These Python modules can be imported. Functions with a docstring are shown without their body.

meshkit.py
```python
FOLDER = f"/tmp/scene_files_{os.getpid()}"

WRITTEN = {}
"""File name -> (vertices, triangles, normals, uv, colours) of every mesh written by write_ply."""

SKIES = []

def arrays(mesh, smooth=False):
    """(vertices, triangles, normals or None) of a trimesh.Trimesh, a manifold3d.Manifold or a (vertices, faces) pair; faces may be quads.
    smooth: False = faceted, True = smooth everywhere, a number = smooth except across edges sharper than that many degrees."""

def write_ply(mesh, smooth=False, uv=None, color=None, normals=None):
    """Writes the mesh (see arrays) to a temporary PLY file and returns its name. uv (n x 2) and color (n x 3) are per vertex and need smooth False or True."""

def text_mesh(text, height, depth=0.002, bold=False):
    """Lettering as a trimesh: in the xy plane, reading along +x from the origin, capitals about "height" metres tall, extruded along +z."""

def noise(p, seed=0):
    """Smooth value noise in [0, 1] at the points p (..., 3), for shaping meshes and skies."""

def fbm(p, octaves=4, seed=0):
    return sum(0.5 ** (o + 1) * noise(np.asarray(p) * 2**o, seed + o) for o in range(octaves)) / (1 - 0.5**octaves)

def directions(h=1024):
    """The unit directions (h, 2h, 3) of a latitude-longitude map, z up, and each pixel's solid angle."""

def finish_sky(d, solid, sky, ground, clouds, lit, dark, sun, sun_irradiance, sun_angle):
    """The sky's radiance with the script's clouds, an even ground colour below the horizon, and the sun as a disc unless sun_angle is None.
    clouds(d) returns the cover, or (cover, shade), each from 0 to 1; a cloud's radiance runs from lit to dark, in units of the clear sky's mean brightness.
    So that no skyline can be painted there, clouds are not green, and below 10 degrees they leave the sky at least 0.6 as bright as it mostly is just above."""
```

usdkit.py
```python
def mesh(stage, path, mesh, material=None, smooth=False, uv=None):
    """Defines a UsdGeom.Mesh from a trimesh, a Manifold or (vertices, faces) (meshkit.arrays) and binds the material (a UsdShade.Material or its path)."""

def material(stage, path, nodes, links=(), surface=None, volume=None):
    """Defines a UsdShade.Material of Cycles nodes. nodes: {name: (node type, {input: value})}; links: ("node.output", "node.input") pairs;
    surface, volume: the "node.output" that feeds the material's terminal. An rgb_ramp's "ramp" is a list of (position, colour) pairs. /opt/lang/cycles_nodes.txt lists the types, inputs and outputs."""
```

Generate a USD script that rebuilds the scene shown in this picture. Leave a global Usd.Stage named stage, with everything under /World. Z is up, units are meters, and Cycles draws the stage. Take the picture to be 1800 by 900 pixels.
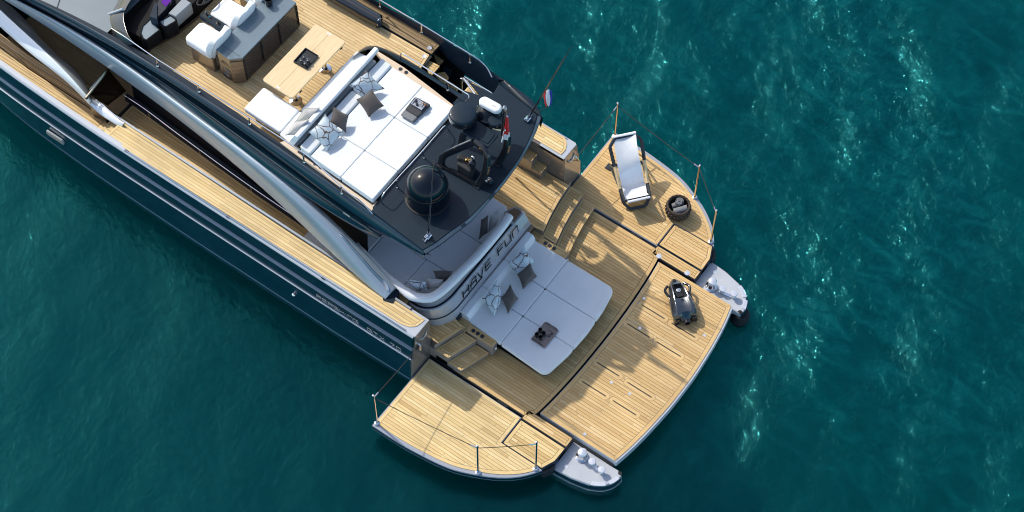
import math, random, numpy as np, trimesh, usdkit, meshkit, shapely
from shapely.geometry import Polygon, LineString, box as sbox
from pxr import Usd, UsdGeom, UsdLux, UsdShade, Gf, Sdf, Vt
random.seed(7); RNG = np.random.default_rng(7)
stage = Usd.Stage.CreateInMemory()
UsdGeom.SetStageUpAxis(stage, UsdGeom.Tokens.z); UsdGeom.SetStageMetersPerUnit(stage, 1)
UsdGeom.Xform.Define(stage, '/World')
# ------------------------------------------------------------------ camera, sky, sun, exposure
# boat axes: +x aft, +y starboard, +z up; z = 0 is the water
FPX, TILT, ROLL, YAW = 3343.256, .529468, .00711327, .614347266
CAM = np.array([11.015, -15.197, 33.272])
DIFF = .28
EXPOSURE, SKY, SUNI = 0.46, .15, .74
SUNDIR = np.array([-.7116, .0874, .6972])
def rotm(a, ax):
    c, s = math.cos(a), math.sin(a)
    return np.array([[c, -s, 0], [s, c, 0], [0, 0, 1.]]) if ax == 'z' else np.array([[1., 0, 0], [0, c, -s], [0, s, c]])
CM = rotm(YAW, 'z') @ rotm(TILT, 'x') @ rotm(ROLL, 'z')
cam = UsdGeom.Camera.Define(stage, '/World/camera')
cam.CreateHorizontalApertureAttr(36.0); cam.CreateVerticalApertureAttr(18.0); cam.CreateFocalLengthAttr(FPX / 1800 * 36)
cam.CreateClippingRangeAttr(Gf.Vec2f(1, 3000)); cam.CreateExposureAttr(EXPOSURE)
m4 = np.eye(4); m4[:3, :3] = CM.T; m4[3, :3] = CAM
cam.AddTransformOp().Set(Gf.Matrix4d(*m4.ravel().tolist()))
def mat(n, nodes, links=(), surface=None, volume=None):
    return usdkit.material(stage, '/World/Looks/' + n, nodes, links, surface, volume)
skym = mat('sky_light', {'s': ('sky_texture', {'sky_type': 'single_scattering', 'sun_disc': False, 'aerosol_density': 2.0, 'sun_elevation': math.asin(SUNDIR[2]), 'sun_rotation': math.atan2(SUNDIR[0], SUNDIR[1])}),
    'b': ('background_shader', {'strength': SKY})}, [('s.color', 'b.color')], surface='b.background')
dome = UsdLux.DomeLight.Define(stage, '/World/sky'); UsdShade.MaterialBindingAPI.Apply(dome.GetPrim()).Bind(skym)
sunl = UsdLux.DistantLight.Define(stage, '/World/sunlight'); sunl.CreateIntensityAttr(SUNI); sunl.CreateNormalizeAttr(True)
sunl.CreateAngleAttr(.7); sunl.CreateColorAttr(Gf.Vec3f(1, .945, .84))
zz = SUNDIR / np.linalg.norm(SUNDIR); xx = np.cross([0, 0, 1], zz); xx /= np.linalg.norm(xx); yy = np.cross(zz, xx)
m4 = np.eye(4); m4[0, :3] = xx; m4[1, :3] = yy; m4[2, :3] = zz
sunl.AddTransformOp().Set(Gf.Matrix4d(*m4.ravel().tolist()))
# ------------------------------------------------------------------ helpers
def P(px, py, z):
    """the point at height z seen at that point of the photograph (1800 x 900)"""
    d = CM @ np.array([(px - 900) / FPX, -(py - 450) / FPX, -1.0])
    return CAM + (z - CAM[2]) / d[2] * d
def PL(z, *pts):
    z = np.broadcast_to(z, len(pts))
    return np.array([P(a, b, c) for (a, b), c in zip(pts, z)])
def P2(z, *pts): return PL(z, *pts)[:, :2]
USED = {}
def uniq(path):
    n = USED.get(path, -1) + 1; USED[path] = n
    return path if n == 0 else '%s_%03d' % (path, n)
ORIGIN = {}
def tag(prim, label=None, cat=None, group=None, kind=None):
    for k, v in (('label', label), ('category', cat), ('group', group), ('kind', kind)):
        if v: prim.SetCustomDataByKey(k, v)
def thing(name, label, cat, loc=(0, 0, 0), group=None, kind=None):
    path = uniq('/World/' + name)
    x = UsdGeom.Xform.Define(stage, path); x.AddTranslateOp().Set(Gf.Vec3d(*map(float, loc)))
    ORIGIN[path] = np.array(loc, float); tag(x.GetPrim(), label, cat, group, kind)
    return path
def raw(mesh):
    if hasattr(mesh, 'to_mesh'):
        q = mesh.to_mesh(); return np.array(q.vert_properties[:, :3], float), np.array(q.tri_verts)
    if isinstance(mesh, (tuple, list)):
        v, f = np.asarray(mesh[0], float), np.asarray(mesh[1], int)
        return v, (np.vstack([f[:, [0, 1, 2]], f[:, [0, 2, 3]]]) if f.shape[1] == 4 else f)
    return np.array(mesh.vertices, float), np.array(mesh.faces)
def cat_(*ms):
    vs, fs, n = [], [], 0
    for m in ms:
        v, f = raw(m); vs.append(v); fs.append(f + n); n += len(v)
    return np.vstack(vs), np.vstack(fs)
def obj(parent, name, mesh, m, smooth=35, label=None, kind=None, tone=None, group=None, cat=None):
    """one Mesh prim, given in world coordinates, under a thing, a part, or /World (parent None)"""
    v, f = raw(mesh)
    path = uniq((parent or '/World') + '/' + name)
    root = '/'.join(path.split('/')[:3])
    if parent: v = v - ORIGIN[root]
    if tone is not None: smooth = False
    p = usdkit.mesh(stage, path, (v, f), m, smooth=smooth)
    if tone is not None:
        t = np.broadcast_to(np.asarray(tone, np.float32), (len(v),))
        UsdGeom.PrimvarsAPI(p).CreatePrimvar('tone', Sdf.ValueTypeNames.FloatArray, 'vertex').Set(Vt.FloatArray.FromNumpy(np.ascontiguousarray(t)))
    tag(p.GetPrim(), label, cat, group, kind)
    return path
def solo(name, label, cat, mesh, m, smooth=35, group=None, kind=None):
    """a thing that is one mesh"""
    v, f = raw(mesh); loc = np.array([v[:, 0].mean(), v[:, 1].mean(), v[:, 2].min()])
    path = uniq('/World/' + name)
    p = usdkit.mesh(stage, path, (v - loc, f), m, smooth=smooth)
    UsdGeom.Xformable(p).AddTranslateOp().Set(Gf.Vec3d(*map(float, loc)))
    tag(p.GetPrim(), label, cat, group, kind); ORIGIN[path] = loc
    return path
def spline(pts, n):
    pts = np.asarray(pts, float)
    if len(pts) < 3:
        t = np.linspace(0, 1, n)[:, None]; return pts[0] * (1 - t) + pts[-1] * t
    d = np.r_[0, np.cumsum(np.linalg.norm(np.diff(pts, axis=0), axis=1))]
    from scipy.interpolate import PchipInterpolator
    s = np.linspace(0, d[-1], n)
    return np.stack([PchipInterpolator(d, pts[:, k])(s) for k in range(pts.shape[1])], 1)
def smoothfit(pts, n, deg=4):
    pts = np.asarray(pts, float); d = np.r_[0, np.cumsum(np.linalg.norm(np.diff(pts, axis=0), axis=1))]; d /= d[-1]; w = np.ones(len(d)); w[[0, -1]] = 4
    s = np.linspace(0, 1, n); return np.stack([np.polyval(np.polyfit(d, pts[:, k], min(deg, len(d) - 1), w=w), s) for k in range(3)], 1)
def loft(rows, closed=False, caps=False):
    """surface through rows of equally many points; closed joins last row to first (a tube along the rows); caps closes both ends"""
    rows = [np.asarray(r, float) for r in rows]; k, n = len(rows), len(rows[0])
    V = np.vstack(rows); F = []
    for i in range(k if closed else k - 1):
        j = (i + 1) % k
        for a in range(n - 1):
            F += [[i * n + a, j * n + a, j * n + a + 1], [i * n + a, j * n + a + 1, i * n + a + 1]]
    if caps:
        for a, flip in ((0, False), (n - 1, True)):
            for i in range(1, k - 1):
                t = [a, (i + 1) * n + a, i * n + a]; F.append(t[::-1] if flip else t)
    return V, np.array(F)
def rails(n, *lines):
    return [spline(l, n) for l in lines]
def tube(pts, r, sides=10, n=None, caps=True):
    p = spline(pts, n) if n else np.asarray(pts, float)
    t = np.gradient(p, axis=0); t /= np.linalg.norm(t, axis=1, keepdims=True) + 1e-12
    up = np.array([0, 0, 1.]) if abs(t[0][2]) < .9 else np.array([1., 0, 0])
    a = np.cross(t, up); a /= np.linalg.norm(a, axis=1, keepdims=True) + 1e-12; b = np.cross(t, a)
    r = np.asarray(r, float).ravel(); r = np.interp(np.linspace(0, 1, len(p)), np.linspace(0, 1, len(r)), r) if len(r) > 1 else np.full(len(p), r[0])
    rows = [p + r[:, None] * (math.cos(q) * a + math.sin(q) * b) for q in np.arange(sides) * 2 * np.pi / sides]
    return loft(rows, closed=True, caps=caps)
def bend(pts, r, seg=4):
    """round the corners of a polyline"""
    pts = [np.asarray(p, float) for p in pts]; out = [pts[0]]
    for a, b, c in zip(pts, pts[1:], pts[2:]):
        u, w = a - b, c - b; k = min(r, np.linalg.norm(u) * .45, np.linalg.norm(w) * .45)
        s, e = b + u / np.linalg.norm(u) * k, b + w / np.linalg.norm(w) * k
        for t in np.linspace(0, 1, seg): out.append(s * (1 - t) ** 2 + 2 * b * t * (1 - t) + e * t * t)
    return np.array(out + [pts[-1]])
def lathe(profile, c=(0, 0, 0), n=32):
    """profile of (radius, height)"""
    pr = np.array(profile, float); th = np.arange(n) * 2 * np.pi / n
    V = np.stack([pr[:, 0][:, None] * np.cos(th), pr[:, 0][:, None] * np.sin(th), np.broadcast_to(pr[:, 1][:, None], (len(pr), n))], -1).reshape(-1, 3) + np.asarray(c, float)
    F = []
    for i in range(len(pr) - 1):
        for j in range(n):
            k = (j + 1) % n
            F += [[i * n + j, i * n + k, (i + 1) * n + k], [i * n + j, (i + 1) * n + k, (i + 1) * n + j]]
    return V, np.array(F)
def ring(poly):
    c = np.array(poly.exterior.coords if hasattr(poly, 'exterior') else poly, float)[:, :2]
    if np.allclose(c[0], c[-1]): c = c[:-1]
    keep = [i for i in range(len(c)) if np.linalg.norm(c[i] - c[i - 1]) > 1e-4]; c = c[keep]
    a = np.sum(c[:, 0] * np.roll(c[:, 1], -1) - c[:, 1] * np.roll(c[:, 0], -1))
    return c if a > 0 else c[::-1]
def inset(c, d):
    e = np.roll(c, -1, 0) - c; e /= np.linalg.norm(e, axis=1, keepdims=True) + 1e-12
    nrm = np.stack([-e[:, 1], e[:, 0]], 1); p = np.roll(nrm, 1, 0)
    m = nrm + p; k = np.sum(m * nrm, 1)
    return c + d * m / np.maximum(k, .5)[:, None]
def rpoly(pts, r, q=5):
    p = Polygon(pts)
    return p.buffer(-r, quad_segs=q).buffer(r, quad_segs=q) if r > 0 else p
def rect(x0, y0, x1, y1, r=0, q=5): return rpoly([(x0, y0), (x1, y0), (x1, y1), (x0, y1)], r, q)
def stack(poly, levels, cap0=True, cap1=True):
    """closed solid: the outline inset by d at height z for each (d, z)"""
    c = ring(poly); n = len(c); V = []; F = []
    for d, z in levels:
        zc = np.broadcast_to(z, (n,)); V.append(np.column_stack([inset(c, d) if d else c, zc]))
    for i in range(len(levels) - 1):
        for j in range(n):
            k = (j + 1) % n
            F += [[i * n + j, i * n + k, (i + 1) * n + k], [i * n + j, (i + 1) * n + k, (i + 1) * n + j]]
    V = np.vstack(V)
    tv = c; tri = np.array(trimesh.creation.triangulate_polygon(Polygon(tv), engine='earcut')[1])
    tc = np.array(trimesh.creation.triangulate_polygon(Polygon(tv), engine='earcut')[0])
    from scipy.spatial import cKDTree
    ix = cKDTree(tv).query(tc)[1]; tri = ix[tri]
    x = V[tri[:, 0]], V[tri[:, 1]], V[tri[:, 2]]
    s = np.cross(x[1] - x[0], x[2] - x[0])[:, 2] < 0
    tri[s] = tri[s][:, ::-1]
    if cap1: F += (tri + (len(levels) - 1) * n).tolist()
    if cap0: F += tri[:, ::-1].tolist()
    return V, np.array(F)
def prism(poly, z0, z1, ch=0.0):
    if hasattr(poly, 'geoms'): return cat_(*[prism(g, z0, z1, ch) for g in poly.geoms])
    if hasattr(poly, 'interiors') and len(poly.interiors):
        m = trimesh.creation.extrude_polygon(poly, z1 - z0, engine='earcut'); m.apply_translation([0, 0, z0]); return m
    return stack(poly, [(0, z0), (0, z1 - ch), (ch, z1)] if ch else [(0, z0), (0, z1)])
def pad(poly, z0, z1, r=.04, crown=.0):
    """an upholstered pad with rounded edges"""
    poly = rpoly(ring(poly), r * 1.3)
    lv = [(r * .4, z0), (0, z0 + r * .8), (0, z1 - r)] + [(r * (1 - math.cos(t)), z1 - r + r * math.sin(t)) for t in np.linspace(.3, math.pi / 2, 5)]
    return stack(poly, lv)
def bx(x0, y0, z0, x1, y1, z1, ch=.006):
    return stack(rect(x0, y0, x1, y1), [(ch, z0), (0, z0 + ch), (0, z1 - ch), (ch, z1)])
def frame(center, xdir, up=(0, 0, 1)):
    x = np.asarray(xdir, float); x /= np.linalg.norm(x); z = np.asarray(up, float); y = np.cross(z, x); y /= np.linalg.norm(y); z = np.cross(x, y)
    M = np.eye(4); M[:3, 0] = x; M[:3, 1] = y; M[:3, 2] = z; M[:3, 3] = center; return M
def xf(mesh, M):
    v, f = raw(mesh); return v @ M[:3, :3].T + M[:3, 3], f
# ------------------------------------------------------------------ materials
def pbr(name, c1, rough=.5, metal=0., c2=None, scale=6., bump=0., bscale=80., coat=0., spec=.5, stretch=(1, 1, 1), det=3., r2=None, sheen=0.):
    n = {'g': ('geometry', {}), 'mp': ('mapping', {'scale': stretch}), 'p': ('principled_bsdf', {'base_color': c1, 'roughness': rough, 'metallic': metal, 'specular_ior_level': spec, 'coat_weight': coat, 'coat_roughness': .04, 'sheen_weight': sheen})}
    l = [('g.position', 'mp.vector')]
    if c2 is not None or r2 is not None:
        n['n'] = ('noise_texture', {'scale': scale, 'detail': det, 'roughness': .6}); l.append(('mp.vector', 'n.vector'))
    if c2 is not None:
        n['r'] = ('rgb_ramp', {'ramp': [(.3, c1), (.7, c2)]}); l += [('n.fac', 'r.fac'), ('r.color', 'p.base_color')]
    if r2 is not None:
        n['mr'] = ('map_range', {'from_min': .3, 'from_max': .7, 'to_min': rough, 'to_max': r2}); l += [('n.fac', 'mr.value'), ('mr.result', 'p.roughness')]
    if bump:
        n['nb'] = ('noise_texture', {'scale': bscale, 'detail': 2.0}); n['bp'] = ('bump', {'strength': bump, 'distance': .004})
        l += [('mp.vector', 'nb.vector'), ('nb.fac', 'bp.height'), ('bp.normal', 'p.normal')]
    return mat(name, n, l, surface='p.BSDF')
def teak(name, dark, mid, light, rough=.62):
    n = {'a': ('attribute', {'attribute': 'tone'}), 'r': ('rgb_ramp', {'ramp': [(0, dark), (.5, mid), (1, light)]}), 'g': ('geometry', {}),
         'mp': ('mapping', {'scale': (2.2, 46, 40)}), 'n': ('noise_texture', {'scale': 1.6, 'detail': 4.0, 'roughness': .65, 'distortion': .3}),
         'nw': ('noise_texture', {'scale': 1.3, 'detail': 3.0}), 'mw': ('map_range', {'from_min': .3, 'from_max': .75, 'to_min': .85, 'to_max': 1.1}),
         'mr': ('map_range', {'from_min': .25, 'from_max': .75, 'to_min': .82, 'to_max': 1.14}), 'mm': ('math', {'math_type': 'multiply'}),
         'v': ('vector_math', {'math_type': 'scale'}), 'bp': ('bump', {'strength': .25, 'distance': .002}), 'p': ('principled_bsdf', {'roughness': rough, 'specular_ior_level': .35})}
    l = [('a.fac', 'r.fac'), ('g.position', 'mp.vector'), ('mp.vector', 'n.vector'), ('g.position', 'nw.vector'), ('n.fac', 'mr.value'), ('nw.fac', 'mw.value'), ('mr.result', 'mm.value1'), ('mw.result', 'mm.value2'),
         ('r.color', 'v.vector1'), ('mm.value', 'v.scale'), ('v.vector', 'p.base_color'), ('n.fac', 'bp.height'), ('bp.normal', 'p.normal')]
    return mat(name, n, l, surface='p.BSDF')
M = {}
M['teak'] = teak('teak', (.48, .295, .115), (.59, .39, .165), (.69, .505, .26))
M['teak_gold'] = teak('teak_golden', (.51, .34, .135), (.64, .465, .21), (.74, .58, .31))
M['teak_pale'] = teak('teak_pale', (.49, .33, .15), (.61, .435, .21), (.71, .55, .31))
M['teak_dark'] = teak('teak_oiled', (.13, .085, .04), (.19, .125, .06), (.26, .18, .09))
M['caulk'] = pbr('caulking', (.012, .012, .012), .7)
M['hull'] = pbr('hull_paint', (.0015, .012, .019), .2, .0, c2=(.002, .015, .023), scale=.8, coat=.35, r2=.3)
M['hull_low'] = pbr('boot_top_paint', (.004, .03, .04), .3, .2, coat=.4)
M['silver'] = pbr('silver_paint', (.29, .36, .42), .40, .6, c2=(.32, .39, .45), scale=1.2, coat=.5)
M['gel'] = pbr('light_grey_gelcoat', (.38, .40, .43), .35, 0, c2=(.42, .44, .47), scale=3, coat=.3)
M['gelw'] = pbr('pale_cap_paint', (.28, .30, .34), .3, .1, coat=.3)
M['slate'] = pbr('slate_blue_deck_paint', (.006, .015, .026), .4, 0, spec=.16, c2=(.008, .018, .03), scale=2.5, coat=.1, bump=.05, bscale=300)
M['coam'] = pbr('coaming_paint', (.005, .022, .036), .22, .2, c2=(.006, .025, .04), scale=1.2, coat=.5)
M['roofg'] = pbr('grey_roof_paint', (.10, .135, .155), .4, .1, c2=(.115, .15, .17), scale=2, coat=.3)
M['black'] = pbr('gloss_black', (.006, .007, .009), .12, 0, coat=.6)
M['satin'] = pbr('satin_black', (.012, .014, .017), .5, 0, spec=.25, c2=(.016, .018, .02), scale=8)
M['dome'] = pbr('dome_paint', (.002, .004, .007), .09, .0, spec=.42)
M['glassd'] = pbr('dark_glass', (.003, .004, .006), .25, 0, spec=.12)
M['riser'] = pbr('stair_riser_paint', (.20, .17, .145), .5, 0, c2=(.24, .205, .175), scale=6)
M['pitch'] = pbr('matt_black', (.004, .004, .005), .6, 0, spec=.15)
M['chrome'] = pbr('polished_steel', (.78, .79, .80), .12, 1.)
M['steel'] = pbr('brushed_steel', (.72, .73, .75), .34, .85)
M['white'] = pbr('white_upholstery', (.63, .665, .675), .8, c2=(.67, .70, .71), scale=3.5, bump=.9, bscale=7, sheen=.1)
M['seam'] = pbr('upholstery_piping', (.42, .44, .46), .8)
M['grey'] = pbr('grey_upholstery', (.66, .68, .70), .8, c2=(.70, .715, .73), scale=4, bump=.12, bscale=220, sheen=.1)
M['taupe'] = pbr('taupe_fabric', (.075, .064, .058), .9, c2=(.09, .078, .07), scale=18, bump=.4, bscale=420, sheen=.2)
M['linen'] = pbr('linen_fabric', (.40, .39, .37), .9, c2=(.46, .45, .43), scale=14, bump=.4, bscale=300)
M['towel'] = pbr('grey_terry_towel', (.14, .145, .15), .95, c2=(.22, .225, .23), scale=60, bump=.9, bscale=500)
M['toweld'] = pbr('charcoal_terry_towel', (.035, .037, .042), .95, c2=(.06, .062, .068), scale=60, bump=.9, bscale=500)
M['trim'] = pbr('limed_oak_trim', (.50, .38, .26), .42, 0, c2=(.62, .50, .36), scale=3, stretch=(1.5, 30, 30), det=5, coat=.15)
M['table'] = pbr('light_oak_veneer', (.58, .42, .22), .36, 0, c2=(.68, .53, .31), scale=2.6, stretch=(16, 1.2, 14), det=6, coat=.25)
M['walnut'] = pbr('bronze_brown_lacquer', (.15, .10, .06), .28, .2, c2=(.20, .135, .085), scale=3, stretch=(2, 20, 20), coat=.4)
M['bronze'] = pbr('bronze_grey_lacquer', (.20, .175, .155), .2, .65, c2=(.23, .20, .175), scale=2, coat=.5)
M['transom'] = pbr('pewter_lacquer', (.34, .35, .38), .3, .45, c2=(.37, .38, .41), scale=2, coat=.5)
M['pearl'] = pbr('pearl_silver_paint', (.70, .74, .77), .34, .35, c2=(.73, .77, .80), scale=2, coat=.4)
M['cap'] = pbr('gunwale_paint', (.42, .45, .49), .3, .15, coat=.4)
M['slatw'] = pbr('slat_teak', (.36, .25, .13), .6, 0, c2=(.44, .31, .17), scale=3, stretch=(1.5, 30, 30))
M['rim'] = pbr('pale_pewter', (.36, .39, .42), .3, .5, coat=.4)
M['ledge'] = pbr('strake_paint', (.12, .155, .20), .3, .4, coat=.4)
M['navy'] = pbr('navy_recess', (.006, .012, .022), .35)
M['brass'] = pbr('warm_reflecting_steel', (.72, .62, .45), .16, 1.)
M['rope'] = pbr('black_line', (.02, .018, .018), .8)
M['red'] = pbr('red_bunting', (.60, .02, .025), .8, c2=(.66, .03, .03), scale=12)
M['bunting'] = pbr('white_bunting', (.72, .72, .74), .8)
M['blue'] = pbr('blue_bunting', (.01, .03, .30), .8)
M['canvas'] = pbr('white_canvas', (.74, .76, .78), .85, c2=(.78, .795, .81), scale=5, bump=.3, bscale=350)
M['wicker'] = pbr('brown_wicker', (.030, .020, .013), .75, c2=(.055, .038, .024), scale=40)
M['graphite'] = pbr('graphite_metallic', (.085, .095, .105), .22, .8, c2=(.105, .115, .125), scale=5, coat=.5)
M['green'] = pbr('green_strip', (.01, .20, .05), .4)
M['trayt'] = pbr('taupe_tray_leather', (.20, .165, .145), .6, c2=(.23, .19, .165), scale=12)
M['smoke'] = mat('smoked_glass', {'p': ('principled_bsdf', {'base_color': (.02, .02, .02), 'roughness': .06, 'transmission_weight': .35, 'ior': 1.45})}, surface='p.BSDF')
M['tumbler'] = mat('clear_glass', {'f': ('fresnel', {'IOR': 1.5}), 't': ('transparent_bsdf', {'color': (.93, .95, .96)}), 'gl': ('glossy_bsdf', {'roughness': .18, 'color': (1, 1, 1)}), 'mx': ('mix_closure', {}), 'mr': ('map_range', {'from_min': 0, 'from_max': 1, 'to_min': .34, 'to_max': 1.})},
    [('f.fac', 'mr.value'), ('mr.result', 'mx.fac'), ('t.BSDF', 'mx.closure1'), ('gl.BSDF', 'mx.closure2')], surface='mx.closure')
M['pane'] = mat('smoked_pane', {'f': ('fresnel', {'IOR': 1.5}), 't': ('transparent_bsdf', {'color': (.10, .09, .08)}), 'gl': ('glossy_bsdf', {'roughness': .02, 'color': (1, 1, 1)}), 'mx': ('mix_closure', {})},
    [('f.fac', 'mx.fac'), ('t.BSDF', 'mx.closure1'), ('gl.BSDF', 'mx.closure2')], surface='mx.closure')
M['purple'] = mat('lit_display', {'e': ('emission', {'color': (.16, .04, .40), 'strength': .8})}, surface='e.emission')
M['printed'] = mat('veined_print_fabric', {'g': ('geometry', {}), 'nd': ('noise_texture', {'scale': 7.0, 'detail': 2.0}), 'ad': ('mix_vector', {'fac': .10}), 'v': ('voronoi_texture', {'feature': 'distance_to_edge', 'scale': 5.6}),
    'r': ('rgb_ramp', {'ramp': [(0, (.11, .06, .04)), (.028, (.20, .13, .10)), (.045, (.60, .67, .70)), (1, (.70, .76, .79))]}), 'n2': ('noise_texture', {'scale': 9.0, 'detail': 3.0}), 'r2': ('rgb_ramp', {'ramp': [(.4, (.50, .60, .64)), (.65, (.74, .78, .80))]}),
    'mc': ('mix_color', {'blend_type': 'multiply', 'fac': .55}), 'p': ('principled_bsdf', {'roughness': .85})},
    [('g.position', 'nd.vector'), ('g.position', 'ad.a'), ('nd.color', 'ad.b'), ('ad.result', 'v.vector'), ('v.distance', 'r.fac'), ('g.position', 'n2.vector'), ('n2.fac', 'r2.fac'), ('r.color', 'mc.a'), ('r2.color', 'mc.b'), ('mc.result', 'p.base_color')], surface='p.BSDF')
# ------------------------------------------------------------------ teak decks: every plank a board of its own over black caulking
PLANKS = []
def fan(c, z0, z1):
    n = len(c); V = np.vstack([np.column_stack([c, np.full(n, z1)]), np.column_stack([c, np.full(n, z0)]), [[*c.mean(0), z1]]]); F = []
    for i in range(n):
        j = (i + 1) % n; F += [[i, j, 2 * n], [n + i, n + j, j], [n + i, j, i]]
    return V, np.array(F)
def board(g, z0, z1, turn=False):
    c = ring(g); tr = (lambda v: v) if not turn else (lambda v: np.column_stack([-v[:, 1], v[:, 0], v[:, 2]]) if v.shape[1] == 3 else np.stack([-v[:, 1], v[:, 0]], 1))
    if g.convex_hull.area < g.area * 1.015 and not len(g.interiors): return fan(tr(c), z0, z1)
    v, f = raw(trimesh.creation.extrude_polygon(g, z1 - z0, engine='earcut')); v[:, 2] += z0; return tr(v), f
def strip(o, i, z0, z1):
    n = len(o); V = np.vstack([np.column_stack([o, np.full(n, z1)]), np.column_stack([i, np.full(n, z1)]), np.column_stack([o, np.full(n, z0)]), np.column_stack([i, np.full(n, z0)])]); F = []
    for a in range(n - 1):
        b = a + 1; F += [[a, b, n + b], [a, n + b, n + a], [2 * n + a, 2 * n + b, b], [2 * n + a, b, a], [n + a, n + b, 3 * n + b], [n + a, 3 * n + b, 3 * n + a]]
    F += [[0, n, 3 * n], [0, 3 * n, 2 * n], [n - 1, 2 * n - 1, 4 * n - 1], [n - 1, 4 * n - 1, 3 * n - 1]]
    return V, np.array(F)
def deck(parent, outline, z, m='teak', border=.075, pitch=.066, gap=.0075, lmin=1.0, lmax=2.3, bias=0., holes=None, across=False, spread=.28, bm=None, corner=25):
    """boards along the boat (or across it) inside a mitred border; the top of the boards is at z"""
    c = ring(outline if hasattr(outline, 'exterior') else Polygon(outline))
    if border:
        e = np.roll(c, -1, 0) - c; ang = np.degrees(np.arctan2(e[:, 1], e[:, 0])); turn = np.abs((ang - np.roll(ang, 1) + 180) % 360 - 180)
        ci = inset(c, border); co = inset(c, .003); ci2 = inset(c, border - gap)
        cut = [i for i in range(len(c)) if turn[i] > corner] or [0]
        for a, b in zip(cut, cut[1:] + [cut[0] + len(c)]):
            ix = [k % len(c) for k in range(a, b + 1)]
            o, i = co[ix].copy(), ci2[ix].copy()
            for q in (o, i):
                for s, t in ((0, 1), (-1, -2)):
                    d = q[t] - q[s]; q[s] += d / (np.linalg.norm(d) + 1e-9) * min(.004, np.linalg.norm(d) * .3)
            ln = np.sum(np.linalg.norm(np.diff(o, axis=0), axis=1)); k = max(1, int(round(ln / 2.2))) if len(ix) > 6 else 1
            cutp = np.linspace(0, len(ix) - 1, k + 1).astype(int)
            for s, t in zip(cutp, cutp[1:]):
                PLANKS.append([ln / k * border, parent, strip(o[s:t + 1], i[s:t + 1], z - .012, z), bm or m, np.clip(.55 + bias + random.uniform(-.12, .14), 0, 1)])
        inner = Polygon(ci).buffer(0)
    else: inner = Polygon(c)
    if holes is not None: inner = inner.difference(holes)
    x0, y0, x1, y1 = inner.bounds
    if across: inner = shapely.affinity.rotate(inner, -90, origin=(0, 0)); x0, y0, x1, y1 = inner.bounds
    y = y0 + random.uniform(.2, 1) * 0
    while y < y1 - .01:
        x = x0 - random.uniform(0, lmax)
        row = sbox(x0 - 1, y, x1 + 1, min(y + pitch - gap, y1)).intersection(inner)
        if not row.is_empty:
            while x < x1:
                ln = random.uniform(lmin, lmax); p = row.intersection(sbox(x, y0 - 1, x + ln - .006, y1 + 1)); x += ln
                for g in getattr(p, 'geoms', [p]):
                    if g.geom_type != 'Polygon' or g.area < .0003 or len(ring(g)) < 3: continue
                    PLANKS.append([g.area, parent, board(g, z - .012, z, across), m, np.clip(.5 + bias + random.gauss(0, spread * .62), 0, 1)])
        y += pitch
def emit_planks(root, most=296):
    PLANKS.sort(key=lambda p: -p[0]); rest = {}
    for k, (a, parent, mesh, m, t) in enumerate(PLANKS):
        if k < most: obj(parent, 'plank', mesh, M[m], tone=t)
        else: rest.setdefault(m, []).append((mesh, t))
    groups = sorted(rest.items())
    for m, g in groups:
        obj(root, 'deck_planking', cat_(*[x for x, _ in g]), M[m], tone=np.concatenate([np.full(len(x[0]), t) for x, t in g]), kind='stuff')
YACHT = thing('motor_yacht', 'dark teal motor yacht with teak decks, folded-out terraces and slate blue flybridge', 'yacht')
def mir(p): return np.array(p, float) * [1, -1] if np.ndim(p) == 2 else None
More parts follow.
